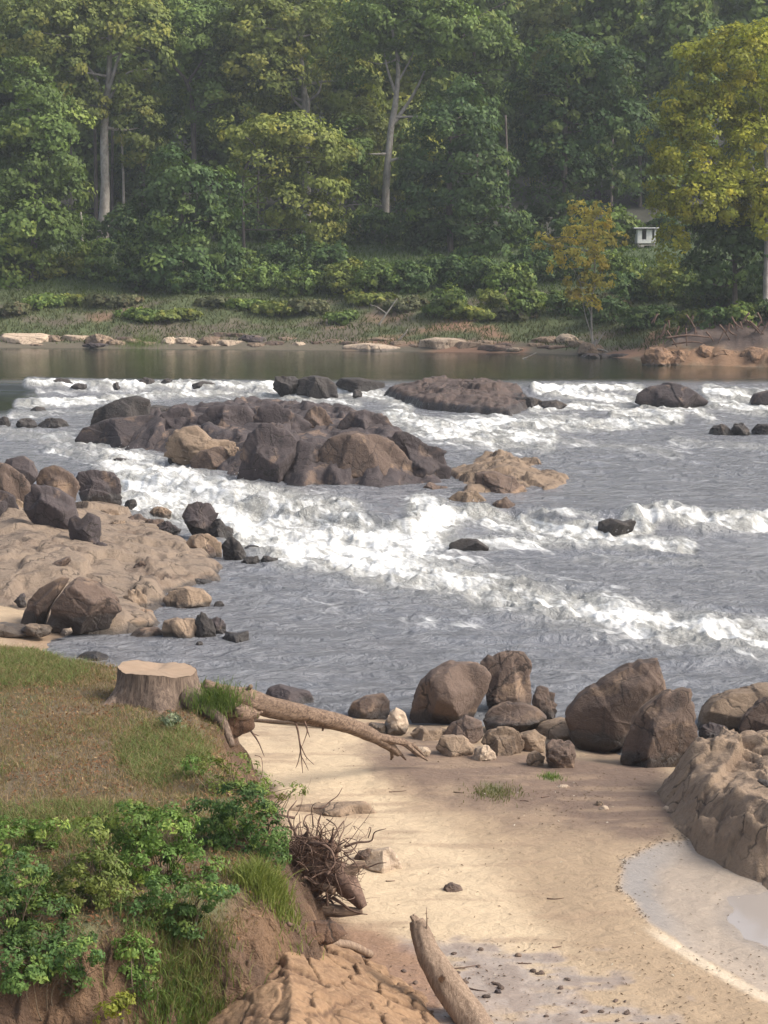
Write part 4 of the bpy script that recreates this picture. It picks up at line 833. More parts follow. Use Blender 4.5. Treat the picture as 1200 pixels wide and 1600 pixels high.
T('huge pale trunked sycamore rising above the opening at the left', 'sycamore_tree', 228, [(160, 378, .75), (164, 300, .55), (163, 200, .45), (170, 120, .35), (172, 40, .25)],
  [(60, 50, 80, 55), (135, 30, 60, 50), (205, 45, 60, 50), (235, 80, 30, 40), (90, 110, 50, 40), (205, 150, 32, 38), (215, 200, 30, 50), (100, 165, 45, 40), (140, 165, 28, 28)], OLIVE, seed=2, bark='pale',
  branches=[[(165, 180, .3), (150, 125, .2), (130, 96, .1)], [(167, 150, .3), (185, 95, .2), (205, 55, .12), (215, 35, .08)], [(166, 165, .2), (195, 118, .12), (232, 108, .06)]])
T('slender dark leaning tree with forked top between sycamore and olive crown', 'slender_tree', 232, [(302, 300, .3), (302, 190, .3), (292, 130, .22), (268, 95, .16), (262, 30, .12)],
  [(300, 60, 32, 42), (335, 110, 40, 50), (322, 175, 32, 35), (330, 40, 34, 34), (345, 160, 30, 45)], GREEN, seed=3, branches=[[(292, 130, .2), (318, 90, .1), (330, 50, .06)]])
T('tall olive crowned tree with a bare pale fork showing in its side', 'olive_tree', 230, [(480, 380, .5), (478, 190, .4), (470, 90, .3), (460, 10, .2)],
  [(440, 40, 62, 55), (510, 50, 50, 55), (400, 95, 55, 45), (545, 130, 42, 50), (395, 40, 45, 40), (440, 120, 30, 30), (560, 200, 40, 50), (415, 150, 45, 32)], OLIVE, seed=4, bark='pale',
  branches=[[(475, 196, .32), (482, 160, .25), (470, 130, .16), (458, 100, .1)], [(482, 158, .2), (498, 145, .14), (503, 125, .08)], [(476, 172, .2), (458, 155, .14), (452, 132, .08)]])
T('yellow green tree with flat top hanging over the dark gap', 'overhanging_tree', 208, [(382, 400, .18), (380, 330, .16), (384, 262, .14), (420, 220, .1)],
  [(385, 215, 42, 24), (440, 212, 60, 26), (490, 232, 45, 30), (410, 250, 38, 26), (455, 275, 42, 36), (505, 295, 36, 45), (490, 350, 38, 40), (440, 320, 26, 30), (520, 250, 26, 30)], LIGHT, seed=5, leaf=.25)
T('round dark green tree at the top of the bank left of centre', 'round_tree', 199, [(285, 445, .22), (284, 380, .2), (286, 300, .12)],
  [(282, 270, 42, 28), (255, 305, 42, 32), (318, 305, 42, 34), (285, 335, 55, 40), (228, 350, 30, 32), (340, 350, 28, 34), (245, 392, 42, 36), (310, 392, 50, 38), (275, 425, 50, 28), (262, 262, 14, 12)], DARK, seed=6, leaf=.27, asp=.55)
T('dark leafy tree wrapping the tall central pale trunk', 'sycamore_tree', 222, [(603, 395, .42), (603, 300, .42), (610, 210, .38), (618, 160, .32), (622, 100, .24), (612, 40, .15)],
  [(600, 30, 62, 45), (560, 90, 38, 40), (668, 62, 45, 45), (672, 180, 24, 25), (546, 240, 28, 50), (542, 320, 32, 40), (640, 250, 18, 22), (640, 30, 50, 36)], GREEN, seed=7, bark='pale',
  branches=[[(613, 195, .28), (638, 160, .2), (655, 130, .14), (668, 100, .08)], [(619, 150, .2), (606, 110, .14), (600, 80, .07)], [(621, 130, .14), (640, 95, .1), (655, 60, .06)]])
T('dense dark tree right of the central pale trunk, hanging down to the bushes', 'dense_tree', 208, [(705, 440, .35), (702, 300, .3), (705, 190, .2)],
  [(700, 215, 60, 45), (668, 270, 34, 45), (745, 270, 52, 48), (690, 315, 60, 46), (760, 340, 48, 48), (658, 345, 30, 40), (700, 385, 55, 42), (765, 395, 42, 34), (735, 170, 36, 38), (740, 210, 30, 30)], DARK, seed=8)
T('tall narrow dark tree reaching the top of the wood right of centre', 'narrow_tree', 222, [(745, 360, .35), (742, 180, .28), (740, 60, .15)],
  [(700, 110, 36, 42), (742, 60, 42, 50), (760, 130, 30, 42), (700, 40, 40, 42), (795, 110, 24, 40)], GREEN, seed=9, branches=[[(720, 60, .12), (750, 25, .1), (790, 5, .06)], [(700, 120, .12), (675, 80, .1), (690, 50, .05)]])
T('broad mid green tree left of the yellow tree, layered in tiers', 'broad_tree', 216, [(880, 390, .4), (882, 260, .3), (885, 120, .2)],
  [(880, 95, 55, 32), (840, 150, 42, 32), (920, 145, 50, 36), (960, 120, 40, 35), (870, 195, 50, 38), (940, 205, 50, 40), (880, 255, 52, 34), (850, 300, 42, 42), (925, 290, 46, 40), (835, 220, 26, 32), (890, 345, 46, 30), (975, 190, 30, 36)], [(.034, .066, .020), (.060, .098, .027), (.10, .132, .034)], seed=10)
T('light green tree top above the broad tree near the top right', 'tall_tree', 262, [(1010, 330, .4), (1010, 100, .25)],
  [(985, 75, 50, 34), (1035, 62, 42, 34), (960, 105, 36, 28), (1060, 90, 30, 30), (1000, 120, 40, 34), (980, 170, 34, 40)], GREEN, seed=11, branches=[[(1085, 95, .16), (1084, 60, .1), (1082, 46, .06)]])
T('large yellow green autumn tree leaning over the river at the right', 'yellow_tree', 167, [(1197, 470, .3), (1199, 340, .22), (1196, 230, .18), (1180, 130, .12)],
  [(1150, 92, 44, 38), (1085, 82, 26, 12), (1195, 85, 46, 40), (1100, 130, 40, 32), (1160, 155, 52, 36), (1068, 170, 38, 30), (1110, 200, 50, 36), (1048, 225, 34, 32), (1180, 220, 48, 40), (1085, 262, 46, 30), (1040, 285, 28, 30), (1135, 280, 50, 28), (1240, 170, 60, 60), (1240, 280, 55, 50), (1150, 320, 60, 30), (1100, 320, 40, 30), (1215, 340, 50, 40), (1045, 335, 24, 30), (1068, 325, 22, 26), (1050, 385, 20, 26), (1195, 300, 30, 24)], YEL, seed=12, leaf=.18, puff=.95, per=60, bark='pale', limbs=False,
  branches=[[(1197, 300, .2), (1160, 240, .16), (1125, 232, .14), (1105, 252, .12), (1085, 270, .07)], [(1196, 190, .18), (1190, 155, .12), (1178, 160, .08)]])
T('dark green tree under the yellow crown at the right edge', 'dark_tree', 170, [(1150, 470, .25), (1148, 380, .2), (1150, 320, .12)],
  [(1140, 345, 52, 38), (1195, 360, 46, 45), (1115, 395, 40, 36), (1165, 415, 52, 34), (1230, 420, 50, 46), (1100, 435, 34, 26), (1245, 350, 40, 45)], DARK, seed=13, leaf=.26, puff=1.1, per=30)
T('small sparse orange tree on a thin pale trunk at the water edge', 'sapling_tree', 172, [(927, 556, .09), (924, 490, .08), (929, 420, .07), (926, 350, .04)],
  [(903, 330, 13, 14), (942, 325, 12, 10), (930, 348, 22, 14), (905, 368, 24, 14), (938, 378, 20, 14), (966, 375, 13, 8), (850, 372, 10, 7), (842, 388, 8, 5), (880, 385, 16, 10), (893, 405, 24, 12), (930, 410, 18, 12), (868, 415, 8, 12), (905, 440, 24, 14), (945, 440, 12, 10), (895, 465, 14, 10), (925, 475, 12, 10)], AUT, seed=14, leaf=.19, puff=.5, per=16, bark='pale',
  branches=[[(926, 500, .05), (905, 440, .04), (880, 395, .03), (850, 378, .02)], [(926, 460, .05), (945, 410, .03), (965, 378, .02)], [(930, 540, .05), (915, 490, .04), (905, 430, .03)]])
T('pale green tree top filling the upper left corner', 'tall_tree', 246, [(20, 330, .4), (15, 40, .3)], [(5, 20, 60, 50), (45, 70, 50, 40), (-40, 80, 50, 60), (10, 120, 50, 40)], GREEN, seed=15)
T('leafy tree between the opening and the dark gap at the left', 'leafy_tree', 236, [(225, 360, .25), (222, 200, .2)], [(225, 235, 26, 40), (245, 170, 26, 36), (215, 290, 22, 36), (240, 320, 24, 30)], DARK, seed=16)
T('dark tree closing the gap right of the broad green tree', 'leafy_tree', 240, [(1000, 380, .3), (1000, 200, .2)], [(995, 270, 26, 40), (1010, 200, 40, 40), (985, 310, 14, 30)], DARK, seed=17)
# bare stems standing in the openings
for k, (lb, pts, yy, bk) in enumerate([
    ('thin brown trunk just left of the huge pale trunk', [(149, 372, .28), (150, 300, .24), (148, 200, .18)], 234, 'grey'),
    ('thin trunk just right of the huge pale trunk', [(176, 368, .24), (175, 300, .2), (176, 200, .16)], 236, 'grey'),
    ('thin pale trunk second to the right of the huge pale trunk', [(191, 368, .18), (193, 300, .16), (190, 210, .12)], 232, 'pale'),
    ('thin trunk standing in the gap under the leaf curtain at far left', [(109, 380, .18), (110, 300, .16), (112, 200, .12)], 232, 'grey'),
    ('short leaning broken stem at the edge of the left opening', [(129, 382, .13), (128, 355, .12), (126, 331, .1)], 212, 'pale'),
    ('thin trunk deep in the gap under the flat topped tree', [(404, 372, .16), (403, 320, .14), (404, 240, .1)], 236, 'grey'),
    ('thin dark trunk between the round tree and the flat topped tree', [(352, 372, .2), (353, 300, .18), (350, 200, .12)], 240, 'grey'),
    ('slim trunk in the dark gap left of the small white hut', [(955, 372, .18), (956, 280, .16), (958, 180, .12)], 238, 'grey'),
    ('slim trunk right of the dense dark tree in the shade', [(795, 372, .18), (793, 280, .16), (790, 180, .12)], 238, 'grey')]):
    T(lb, 'bare_trunk', yy, pts, [], GREEN, seed=40+k, bark=bk, limbs=False, cat='tree trunk')
# rows of trees deeper in the wood: four kinds built once, then copied
protos = []
for k in range(4):
    rg = np.random.default_rng(500+k); nm = 'wood_tree'; r = empty(nm, (0, 0, 0)); tag(r, 'tree', 'tree', 'trees deeper in the wood')
    hgt = 25.; L = []
    for i in range(17):
        h = (.16+.84*i/16)*hgt; w_ = 4.8*(1-.5*abs(h/hgt-.55)/.5)
        a = rg.uniform(0, 6.28); rr = w_*.62*rg.random()**.5; s_ = rg.uniform(2.3, 3.5)
        L.append(((rr*math.cos(a), rr*math.sin(a), h-1.5), (s_, s_, s_*.8)))
    P = bez([(0, 0, -.6), (.3, .2, hgt*.4), (0, .1, hgt*.85)], 8)
    v, f = tubes([(P, np.linspace(.38, .1, len(P)))], 7, .1, k); meshobj('trunk', v, f, BARK['grey'], r)
    crown('crown', L, 1.4, 30, .38, [GREEN, OLIVE, DARK, GREEN][k], rg, r, (0, 0, 0)); protos.append(r)
def copytree(o, loc, rz, sc, label, group=None):
    c = o.copy(); COL.objects.link(c); c.location = loc; c.rotation_euler = (0, 0, rz); c.scale = (sc,)*3; c['label'] = label
    if group: c['group'] = group
    for ch in o.children:
        d = ch.copy(); COL.objects.link(d); d.parent = c
    return c
ORD = ['first', 'second', 'third', 'fourth', 'fifth', 'sixth', 'seventh', 'eighth', 'ninth', 'tenth', 'eleventh', 'twelfth', 'thirteenth', 'fourteenth', 'fifteenth', 'sixteenth', 'seventeenth', 'eighteenth', 'nineteenth', 'twentieth']
rgt = np.random.default_rng(77); first = [True]*4
rows = [('middle row of the wood', 247, 14, 1.08, (-90, 1290)), ('row on the rising ground behind the middle row', 275, 14, 1.12, (-120, 1320)), ('upper row of the wooded hill', 312, 14, 1.15, (-140, 1340)), ('hilltop row at the very top of the picture', 350, 15, 1.3, (-160, 1360))]
for (rn, yy, cnt, sc, (pa, pb)) in rows:
    for i in range(cnt):
        px = pa + (pb-pa)*(i+.5)/cnt + rgt.uniform(-22, 22); y = yy + rgt.uniform(-7, 7); x = (px-600)/F*y*1.01
        k = int(rgt.integers(4)); z = float(H(np.array([x]), np.array([y]))[0]); s_ = sc*rgt.uniform(.88, 1.12)
        lb = f"{ORD[i]} tree from the left in the {rn}"
        if first[k]:
            o = protos[k]; o.location = (x, y, z); o.scale = (s_,)*3; o['label'] = lb; first[k] = False
        else: copytree(protos[k], (x, y, z), rgt.uniform(0, 6.28), s_, lb)
# ------------------------------------------------------------ bushes along the far bank
def bush(label, px, py, rx, ry, cols, seed, leaf=.2, puff=.6, per=20, name='riverbank_bush', n=4, group='bushes along the far bank'):
    rg = np.random.default_rng(seed); x, y, z = hit(px, py); loc = (x, y+.5, z-.1); s_ = y/F
    r = empty(name, loc); tag(r, label, 'bush', group); L = []
    for i in range(n):
        a = (i-(n-1)/2)/n*1.5; L.append(((x+a*rx*s_*.8, y+.5+rg.uniform(-1, 1)*.8, z+ry*s_*rg.uniform(.35, .8)), (rx*s_*rg.uniform(.4, .6), rx*s_*.45, ry*s_*rg.uniform(.55, .85))))
    sp = [limbpath((x+rg.normal()*.2, y+.5, z-.2), c, rg) for c, _ in L]
    v, f = tubes([(q, np.linspace(.06, .02, len(q))) for q in sp], 5); meshobj('stems', v-np.array(loc), f, BARK['grey'], r)
    crown('foliage', L, puff, per, leaf, cols, rg, r, loc); return r
bl = [
 (-30, 425, 70, 40, GREEN, 'bush at the left edge under the vine draped tree'), (40, 440, 50, 26, OLIVE, 'olive bush low on the bank at the far left'), (110, 428, 45, 28, LIGHT, 'bright yellow green bush below the left opening'),
 (160, 440, 42, 26, GREEN, 'green bush left below the round dark tree'), (205, 425, 36, 36, DARK, 'dark bush touching the left side of the round dark tree'), (150, 398, 30, 14, GREEN, 'low bush on the grass under the huge pale trunk'),
 (232, 455, 44, 30, DARK, 'dark bush under the left half of the round tree'), (300, 458, 48, 26, DARK, 'dark bush at the foot of the round tree'), (358, 440, 36, 30, DARK, 'dark bush right of the foot of the round tree'),
 (375, 415, 34, 18, GREEN, 'low bush by the trunk of the flat topped tree'), (400, 455, 40, 32, GREEN, 'green bush below the flat topped tree'), (445, 430, 38, 40, DARK, 'dark bush under the hanging end of the flat topped tree'),
 (470, 462, 40, 30, GREEN, 'green bush on the bank edge left of the centre'), (515, 430, 34, 40, DARK, 'dark bush in the shade left of the central pale trunk'), (540, 462, 42, 38, OLIVE, 'olive bush below the central pale trunk, left one'),
 (590, 455, 40, 36, GREEN, 'green bush directly below the central pale trunk'), (640, 462, 38, 32, DARK, 'dark bush right below the central pale trunk'), (690, 450, 40, 34, DARK, 'dark bush under the left half of the dense dark tree'),
 (745, 455, 42, 36, DARK, 'dark bush under the right half of the dense dark tree'), (800, 460, 42, 34, GREEN, 'green bush left of the small orange tree'), (835, 430, 38, 40, DARK, 'dark bush behind and left of the small orange tree'),
 (880, 440, 38, 40, DARK, 'dark bush right behind the small orange tree'), (970, 440, 34, 36, GREEN, 'green bush right of the small orange tree'), (985, 475, 40, 34, DARK, 'dark bush on the bank below the white hut'),
 (1015, 455, 24, 16, OLIVE, 'olive bush just under the white hut'), (820, 500, 34, 30, GREEN, 'leafy bush low on the bank left of the small orange tree'), (700, 500, 30, 34, GREEN, 'upright bush low on the bank below the dense dark tree'),
 (770, 492, 30, 26, OLIVE, 'olive bush low on the bank between two green ones'), (1045, 470, 40, 34, LIGHT, 'light green bush at the left foot of the yellow tree'), (1085, 485, 44, 36, GREEN, 'leafy bush over the orange clay bank'),
 (1130, 478, 44, 36, DARK, 'dark bush over the exposed roots of the clay bank'), (1185, 475, 44, 38, DARK, 'dark bush at the right edge over the exposed roots'), (1250, 480, 50, 44, GREEN, 'bush cut by the right edge of the picture'),
 (950, 505, 34, 26, DARK, 'dark scrub right of the foot of the small orange tree'), (1000, 520, 34, 26, DARK, 'dark scrub at the left end of the orange clay bank'), (1030, 508, 26, 20, DARK, 'low dark bush just above the left end of the orange clay bank'), (1075, 512, 30, 18, OLIVE, 'low olive bush above the second clay lump'), (1120, 510, 30, 20, DARK, 'low dark bush among the exposed roots'), (1165, 508, 32, 22, GREEN, 'low green bush among the exposed roots near the right edge'), (1215, 510, 34, 24, DARK, 'low dark bush at the right edge on the clay bank'), (885, 495, 30, 22, DARK, 'dark scrub left of the foot of the small orange tree')]
for k, (a, b, c, d, cl, lb) in enumerate(bl): bush(lb, a, b, c, d, cl, 700+k)
for i in range(17):
    a = -20+i*76+(i*53 % 17)-8
    bush(f"{ORD[i]} clump of dark undergrowth from the left along the foot of the wood", a, 376+(i*29 % 9), 42, 30+(i*31 % 12), [DARK, GREEN, DARK][i % 3], 900+i, group='undergrowth along the foot of the wood', name='undergrowth_bush', puff=.8, per=24, leaf=.26)
SCR = [(.085, .095, .05), (.12, .12, .06), (.15, .125, .075)]
rs_ = np.random.default_rng(64)
for i in range(20):
    a = 15+i*52+rs_.uniform(-12, 12)
    if a > 985: break
    bush(f"{ORD[i]} low scrub clump from the left on the muddy far slope", a, 492+rs_.uniform(-14, 16), rs_.uniform(26, 44), rs_.uniform(9, 17), [SCR, GREEN, OLIVE][i % 3], 800+i, group='low scrub on the far slope', name='scrub_clump', puff=.4, per=16)
# ------------------------------------------------------------ far bank grass
def blades(name, label, X0, Y0, Z0, hgt, wid, cols, rg, kind='stuff', lean=.35, mat=GRASS, cat='grass'):
    n = len(X0); a = rg.uniform(0, 6.28, n); h = hgt*rg.uniform(.5, 1.25, n)
    dx, dy = np.cos(a), np.sin(a); l = rg.normal(size=(n, 2))*lean*h[:, None]
    b0 = np.stack([X0-dx*wid, Y0-dy*wid, Z0-.02], 1); b1 = np.stack([X0+dx*wid, Y0+dy*wid, Z0-.02], 1)
    m0 = np.stack([X0-dx*wid*.7+l[:, 0]*.35, Y0-dy*wid*.7+l[:, 1]*.35, Z0+h*.55], 1); m1 = np.stack([X0+dx*wid*.7+l[:, 0]*.35, Y0+dy*wid*.7+l[:, 1]*.35, Z0+h*.55], 1)
    t = np.stack([X0+l[:, 0], Y0+l[:, 1], Z0+h*.93], 1)
    v = np.stack([b0, b1, m1, m0, t], 1).reshape(-1, 3); i = np.arange(n)*5
    f = [np.stack([i, i+1, i+2, i+3], 1), np.stack([i+3, i+2, i+4], 1)]
    o = meshobj(name, v, f, mat, smooth=False, attrs={'Col': np.repeat(cols, 5, 0)}); return tag(o, label, cat, kind=kind)
rg = np.random.default_rng(5)
xx = rg.uniform(-55, 55, 150000); yy = rg.uniform(165, 250, 150000); sF = sdpoly(xx, yy, far_land)
pr = ss(sF, 1.0, 3.0)*(.6+.4*ss(fbm(xx*.2, yy*.3, None, 4, 53)+.18*(sF-6)/6, -.25, .2)); k = (rg.random(len(xx)) < pr*np.where(sF > 30, .5, 1)) & (sF < 46); xx, yy, sF = xx[k], yy[k], sF[k]; zz = H(xx, yy)
t = rg.random((len(xx), 1)); u = ss(sF, 10, 20)[:, None]
cols = ((np.array([.10, .095, .048])*(1-t)+np.array([.07, .09, .035])*t)*(1-u) + (np.array([.055, .09, .03])*(1-t)+np.array([.085, .12, .038])*t)*u)*rg.uniform(.75, 1.25, (len(xx), 1))
blades('bank_grass', 'rough green and brown grass on the far river bank', xx, yy, zz, .42, .05, cols, rg, lean=.8)
# ------------------------------------------------------------ white hut
x, y, z = hit(1008, 386); loc = (x, y, z); r = empty('hut', loc); tag(r, 'small white hut on posts with flat roof at the wood edge', 'hut')
white = plain('white_paint', (.62, .62, .58), .7); darkm = plain('dark_opening', (.02, .022, .025)); roofm = plain('roof_sheet', (.72, .72, .70), .5); woodm = plain('grey_timber', (.30, .28, .25))
def box(name, c, s, mat, parent, rz=0, bev=.015):
    c = np.array(c); s = np.array(s)/2; v = np.array([(a, b, d) for a in (-1, 1) for b in (-1, 1) for d in (-1, 1)])*s
    if rz: v[:, :2] = v[:, :2]@np.array([[math.cos(rz), math.sin(rz)], [-math.sin(rz), math.cos(rz)]])
    f = [[0, 1, 3, 2], [4, 6, 7, 5], [0, 4, 5, 1], [2, 3, 7, 6], [0, 2, 6, 4], [1, 5, 7, 3]]
    o = meshobj(name, v+c, np.array(f), mat, parent, smooth=False)
    if bev: m = o.modifiers.new('b', 'BEVEL'); m.width = bev; m.segments = 2
    return o
W_, D_ = 2.0, 2.0
# front wall in pieces around two openings
box('wall', (-.72, -D_/2, 1.15), (.46, .08, 1.5), white, r); box('wall', (.27, -D_/2, 1.15), (.62, .08, 1.5), white, r); box('wall', (.9, -D_/2, 1.15), (.2, .08, 1.5), white, r)
box('wall', (-.265, -D_/2, .6), (.44, .078, .4), white, r); box('wall', (.69, -D_/2, .65), (.22, .078, .5), white, r)
box('wall', (-W_/2+.04, .04, 1.15), (.08, D_, 1.5), white, r); box('wall', (W_/2-.04, .04, 1.15), (.08, D_, 1.5), white, r); box('wall', (0, D_/2+.02, 1.15), (W_-.2, .08, 1.5), white, r)
box('roof', (-.05, 0, 2.0), (2.7, 2.6, .10), roofm, r); box('roof_edge', (-.05, -1.31, 1.925), (2.7, .03, .1), darkm, r)
box('floor', (0, 0, .38), (W_-.02, D_-.1, .06), woodm, r)
for sx in (-.85, .85):
    for sy in (-.85, .85): box('post', (sx, sy, .12), (.14, .14, .5), woodm, r)
box('step', (-.55, -1.25, .1), (.5, .3, .25), woodm, r); box('crossbar', (.1, -.95, .2), (1.5, .08, .1), woodm, r)
# ------------------------------------------------------------ dead wood on the far bank
def wood(name, label, specs, bark, cat, y=None, seed=0, n=7, part='branch', group=None):
    """first spec is the main piece, others parts; spec: list of (px, py, radius[, dy])"""
    out = None
    for k, sp in enumerate(specs):
        P = [];
        for q in sp:
            dy = q[3] if len(q) > 3 else 0; yy_ = y+dy; x, z = V(q[0], q[1], yy_); P.append((x, yy_, z))
        Q = bez(P, 14 if n > 10 else 8); rad = np.interp(np.linspace(0, 1, len(Q)), np.linspace(0, 1, len(sp)), [q[2] for q in sp])
        v, f = tubes([(Q, rad)], n*2 if n > 10 else n, .2, seed+k, groove=.22 if n > 10 else 0)
        if k == 0: loc = np.array(P[0]); out = meshobj(name, v-loc, f, BARK[bark], loc=tuple(loc)); tag(out, label, cat, group)
        else: meshobj(part, v-loc, f, BARK[bark], out)
    return out
x, y, z = hit(595, 508); wood('fallen_branch', 'bare grey branch leaning on the bank at the centre', [[(592, 508, .09), (604, 490, .08), (621, 466, .04)], [(604, 490, .05), (590, 480, .04), (578, 476, .02)]], 'pale', 'branch', y=y-.4)
x, y, z = hit(630, 530); wood('fallen_branch', 'small pale driftwood fork on the far shore', [[(620, 534, .1), (630, 525, .09), (637, 515, .05)], [(626, 530, .05), (632, 532, .04), (640, 530, .03)]], 'pale', 'branch', y=y-.3)
wood('fallen_branch', 'thin stick poking out of the calm water below the orange tree', [[(812, 562, .05), (824, 558, .05), (838, 551, .03)]], 'pale', 'branch', y=G(820, 560, 1.0)[1])
wood('tree_stump', 'pale splayed stump of roots at the foot of the orange tree', [[(925, 556, .22), (928, 540, .16), (932, 530, .1)], [(928, 545, .12), (912, 555, .1), (905, 560, .06)], [(930, 545, .1), (945, 548, .08), (956, 556, .05)], [(932, 538, .08), (940, 525, .05), (946, 518, .03)]], 'pale', 'stump', y=171, part='root')
rg = np.random.default_rng(9); specs = []
for i in range(34):
    px = rg.uniform(1015, 1230); py = rg.uniform(486, 520); yy_ = G(1100, 571, WP)[1]+rg.uniform(1.6, 4.2)
    a = rg.uniform(-1, 1); L_ = rg.uniform(12, 40)
    specs.append([(px, py, .09), (px+a*L_*.4, py+L_*.35, .075), (px+a*L_*rg.uniform(.6, 1.2), py+L_*rg.uniform(.5, 1.0), .035)])
specs = [[(1040, 528, .09), (1075, 524, .10), (1110, 527, .05)], [(1050, 538, .07), (1080, 534, .07), (1098, 536, .04)]] + specs
for k in range(len(specs)): specs[k] = [(a, b, c, (k*37 % 11)/11*1.2) for a, b, c in specs[k]]
wood('exposed_roots', 'tangle of bare grey roots hanging over the orange clay bank', specs, 'root', 'roots', y=G(1100, 571, WP)[1]+1.4, part='root', n=5)
# ------------------------------------------------------------ cracked clay slope in the foreground
m_c, nt = newmat('cracked_clay'); n = N(nt); pos = n('ShaderNodeNewGeometry').outputs['Position']
e_ = n('ShaderNodeAttribute', attribute_name='edge').outputs['Fac']
c = n.mix(n.sstep(n.noise(pos, 1.6, 5, .6), .35, .65), (.27, .17, .10), (.18, .11, .068)); c = n.mix(n.sstep(n.noise(pos, 12, 5, .7), .45, .7, 0, .6), c, (.34, .23, .14))
c = n.mix(n.sstep(e_, .0, .10, .85, 0), c, (.09, .055, .038))
b = n('ShaderNodeBump', i={'Height': n.noise(pos, 9, 8, .7), 'Strength': .6, 'Distance': .06})
p = n('ShaderNodeBsdfPrincipled', i={'Base Color': c, 'Roughness': .9, 'Normal': b.outputs[0]}); p.inputs['Specular IOR Level'].default_value = .2; finish(nt, p.outputs[0])
cl_poly = np.array(world([(300, 1500), (380, 1462), (470, 1468), (560, 1500), (640, 1540), (700, 1600), (745, 1680), (760, 1800), (760, 2100), (250, 2300), (100, 1900), (200, 1600)], .5))
x0, y0 = cl_poly.min(0)-.4; x1, y1 = cl_poly.max(0)+.4
gx = np.arange(x0, x1, .022); gy = np.arange(max(y0, 22), y1, .03); A_, B_ = np.meshgrid(gx, gy, indexing='ij'); x, y = A_.ravel(), B_.ravel()
s = sdpoly(x, y, cl_poly) + .18*fbm(x*1.4, y*1.4, None, 4, 91)
wx, wy = x+.3*fbm(x*1.6, y*1.6, None, 4, 92), y+.3*fbm(x*1.6, y*1.6, None, 4, 93)
e1, c1 = voro(wx*2.0, wy*1.5, 94); e2, c2 = voro(wx*4.6, wy*4.0, 95)
z = .46 + np.interp(s, [-.3, 0, .25, 2.6, 5], [-.2, 0, .18, 1.35, 1.7])*1. + .12*fbm(x*1.1, y*1.1, None, 4, 96)
dome = .045*ss(e1, 0, .22) + .015*ss(e2, 0, .12) + .10*(c1-.5)*ss(e1, 0, .1) - .05*ss(e1, .05, 0)*ss(fbm(x, y, None, 3, 98), -.5, 0); z = z + dome*ss(s, -.1, .3) + .02*fbm(x*9, y*9, None, 3, 97)
fs = grid(len(gx), len(gy)); fs = fs[(s > -.3)[fs].any(1)]; used = np.unique(fs); mp = np.zeros(len(x), int); mp[used] = np.arange(len(used))
g = meshobj('clay_slope', np.stack([x, y, z], 1)[used], mp[fs], m_c, attrs={'edge': np.minimum(e1, e2*1.2+.04)[used]})
tag(g, 'cracked orange brown clay slope at the bottom of the picture', 'clay slope', kind='structure')
def gz(x, y): return float(H(np.array([x]), np.array([y]))[0])
# ------------------------------------------------------------ the big cut stump
cutm, nt = newmat('cut_wood'); n = N(nt); oc = n('ShaderNodeTexCoord').outputs['Object']
wv = n('ShaderNodeTexWave', wave_type='RINGS', rings_direction='Z', i={'Vector': oc, 'Scale': 9., 'Distortion': 2.5, 'Detail': 4.}).outputs['Fac']
c = n.mix(wv, (.36, .265, .18), (.21, .14, .095)); c = n.mix(n.sstep(n.noise(oc, 3, 5), .5, .7, 0, .6), c, (.27, .18, .12))
p = n('ShaderNodeBsdfPrincipled', i={'Base Color': c, 'Roughness': .85}); finish(nt, p.outputs[0])
sx, sy = G(243, 1108, 2.65); sy += .75; sx = V(246, 1080, sy)[0]; szb = gz(sx, sy)-.05
loc = (sx, sy, szb); r = empty('tree_stump', loc); tag(r, 'wide pale cut tree stump on the edge of the grassy bank', 'stump')
nth, nh = 120, 34; th = np.linspace(0, 2*np.pi, nth, endpoint=False); hh = np.linspace(0, 1, nh)
TH_, HH_ = np.meshgrid(th, hh, indexing='ij'); ct_, st_ = np.cos(TH_), np.sin(TH_)
htop = .74 - .06*ct_ + .03*np.sin(3*TH_) + .035*fbm(ct_*3, st_*3, None, 3, 66)
butt = (.5+.5*np.cos(5*TH_+.6))**2
rad = .76 + (.22+.34*butt)*(1-HH_)**1.9 + .035*fbm(ct_*2.2, st_*2.2, HH_*.6, 4, 61) + .03*ridged(ct_*7, st_*7, HH_*.8, 3, 62)
v = np.stack([rad*ct_, rad*st_*.9, HH_*htop], -1).reshape(-1, 3)
i = np.arange(nth); q = []
for j in range(nh-1): a = i*nh+j; b_ = ((i+1) % nth)*nh+j; q.append(np.stack([a, b_, b_+1, a+1], 1))
meshobj('bark', v, np.concatenate(q), BARK['stump'], r)
rr = np.linspace(1, 0, 14)[:, None]; top = v.reshape(nth, nh, 3)[:, -1, :]; V2 = top[None]*np.stack([rr, rr, rr*0+1], -1); V2[..., 2] = top[None, :, 2]*rr+.70*(1-rr) + .02*fbm(V2[..., 0]*5, V2[..., 1]*5, None, 3, 64) + .003
V2 = V2*np.array([.995, .995, 1]); fq = []
for j in range(13): a = j*nth+i; b_ = j*nth+(i+1) % nth; fq.append(np.stack([a, a+nth, b_+nth, b_], 1))
meshobj('cut_face', V2.reshape(-1, 3), np.concatenate(fq), cutm, r)
P = [(.6, -.45, .25), (1.0, -.75, .12), (1.35, -1.0, -.05), (1.6, -1.3, -.5)]; v, f = tubes([(bez(P, 8), np.linspace(.2, .07, 25))], 9, .25, 3); meshobj('root', v, f, BARK['stump'], r)
P = [(-.7, -.4, .2), (-1.0, -.7, .05), (-1.25, -1.0, -.1)]; v, f = tubes([(bez(P, 8), np.linspace(.16, .07, 17))], 9, .25, 4); meshobj('root', v, f, BARK['stump'], r)
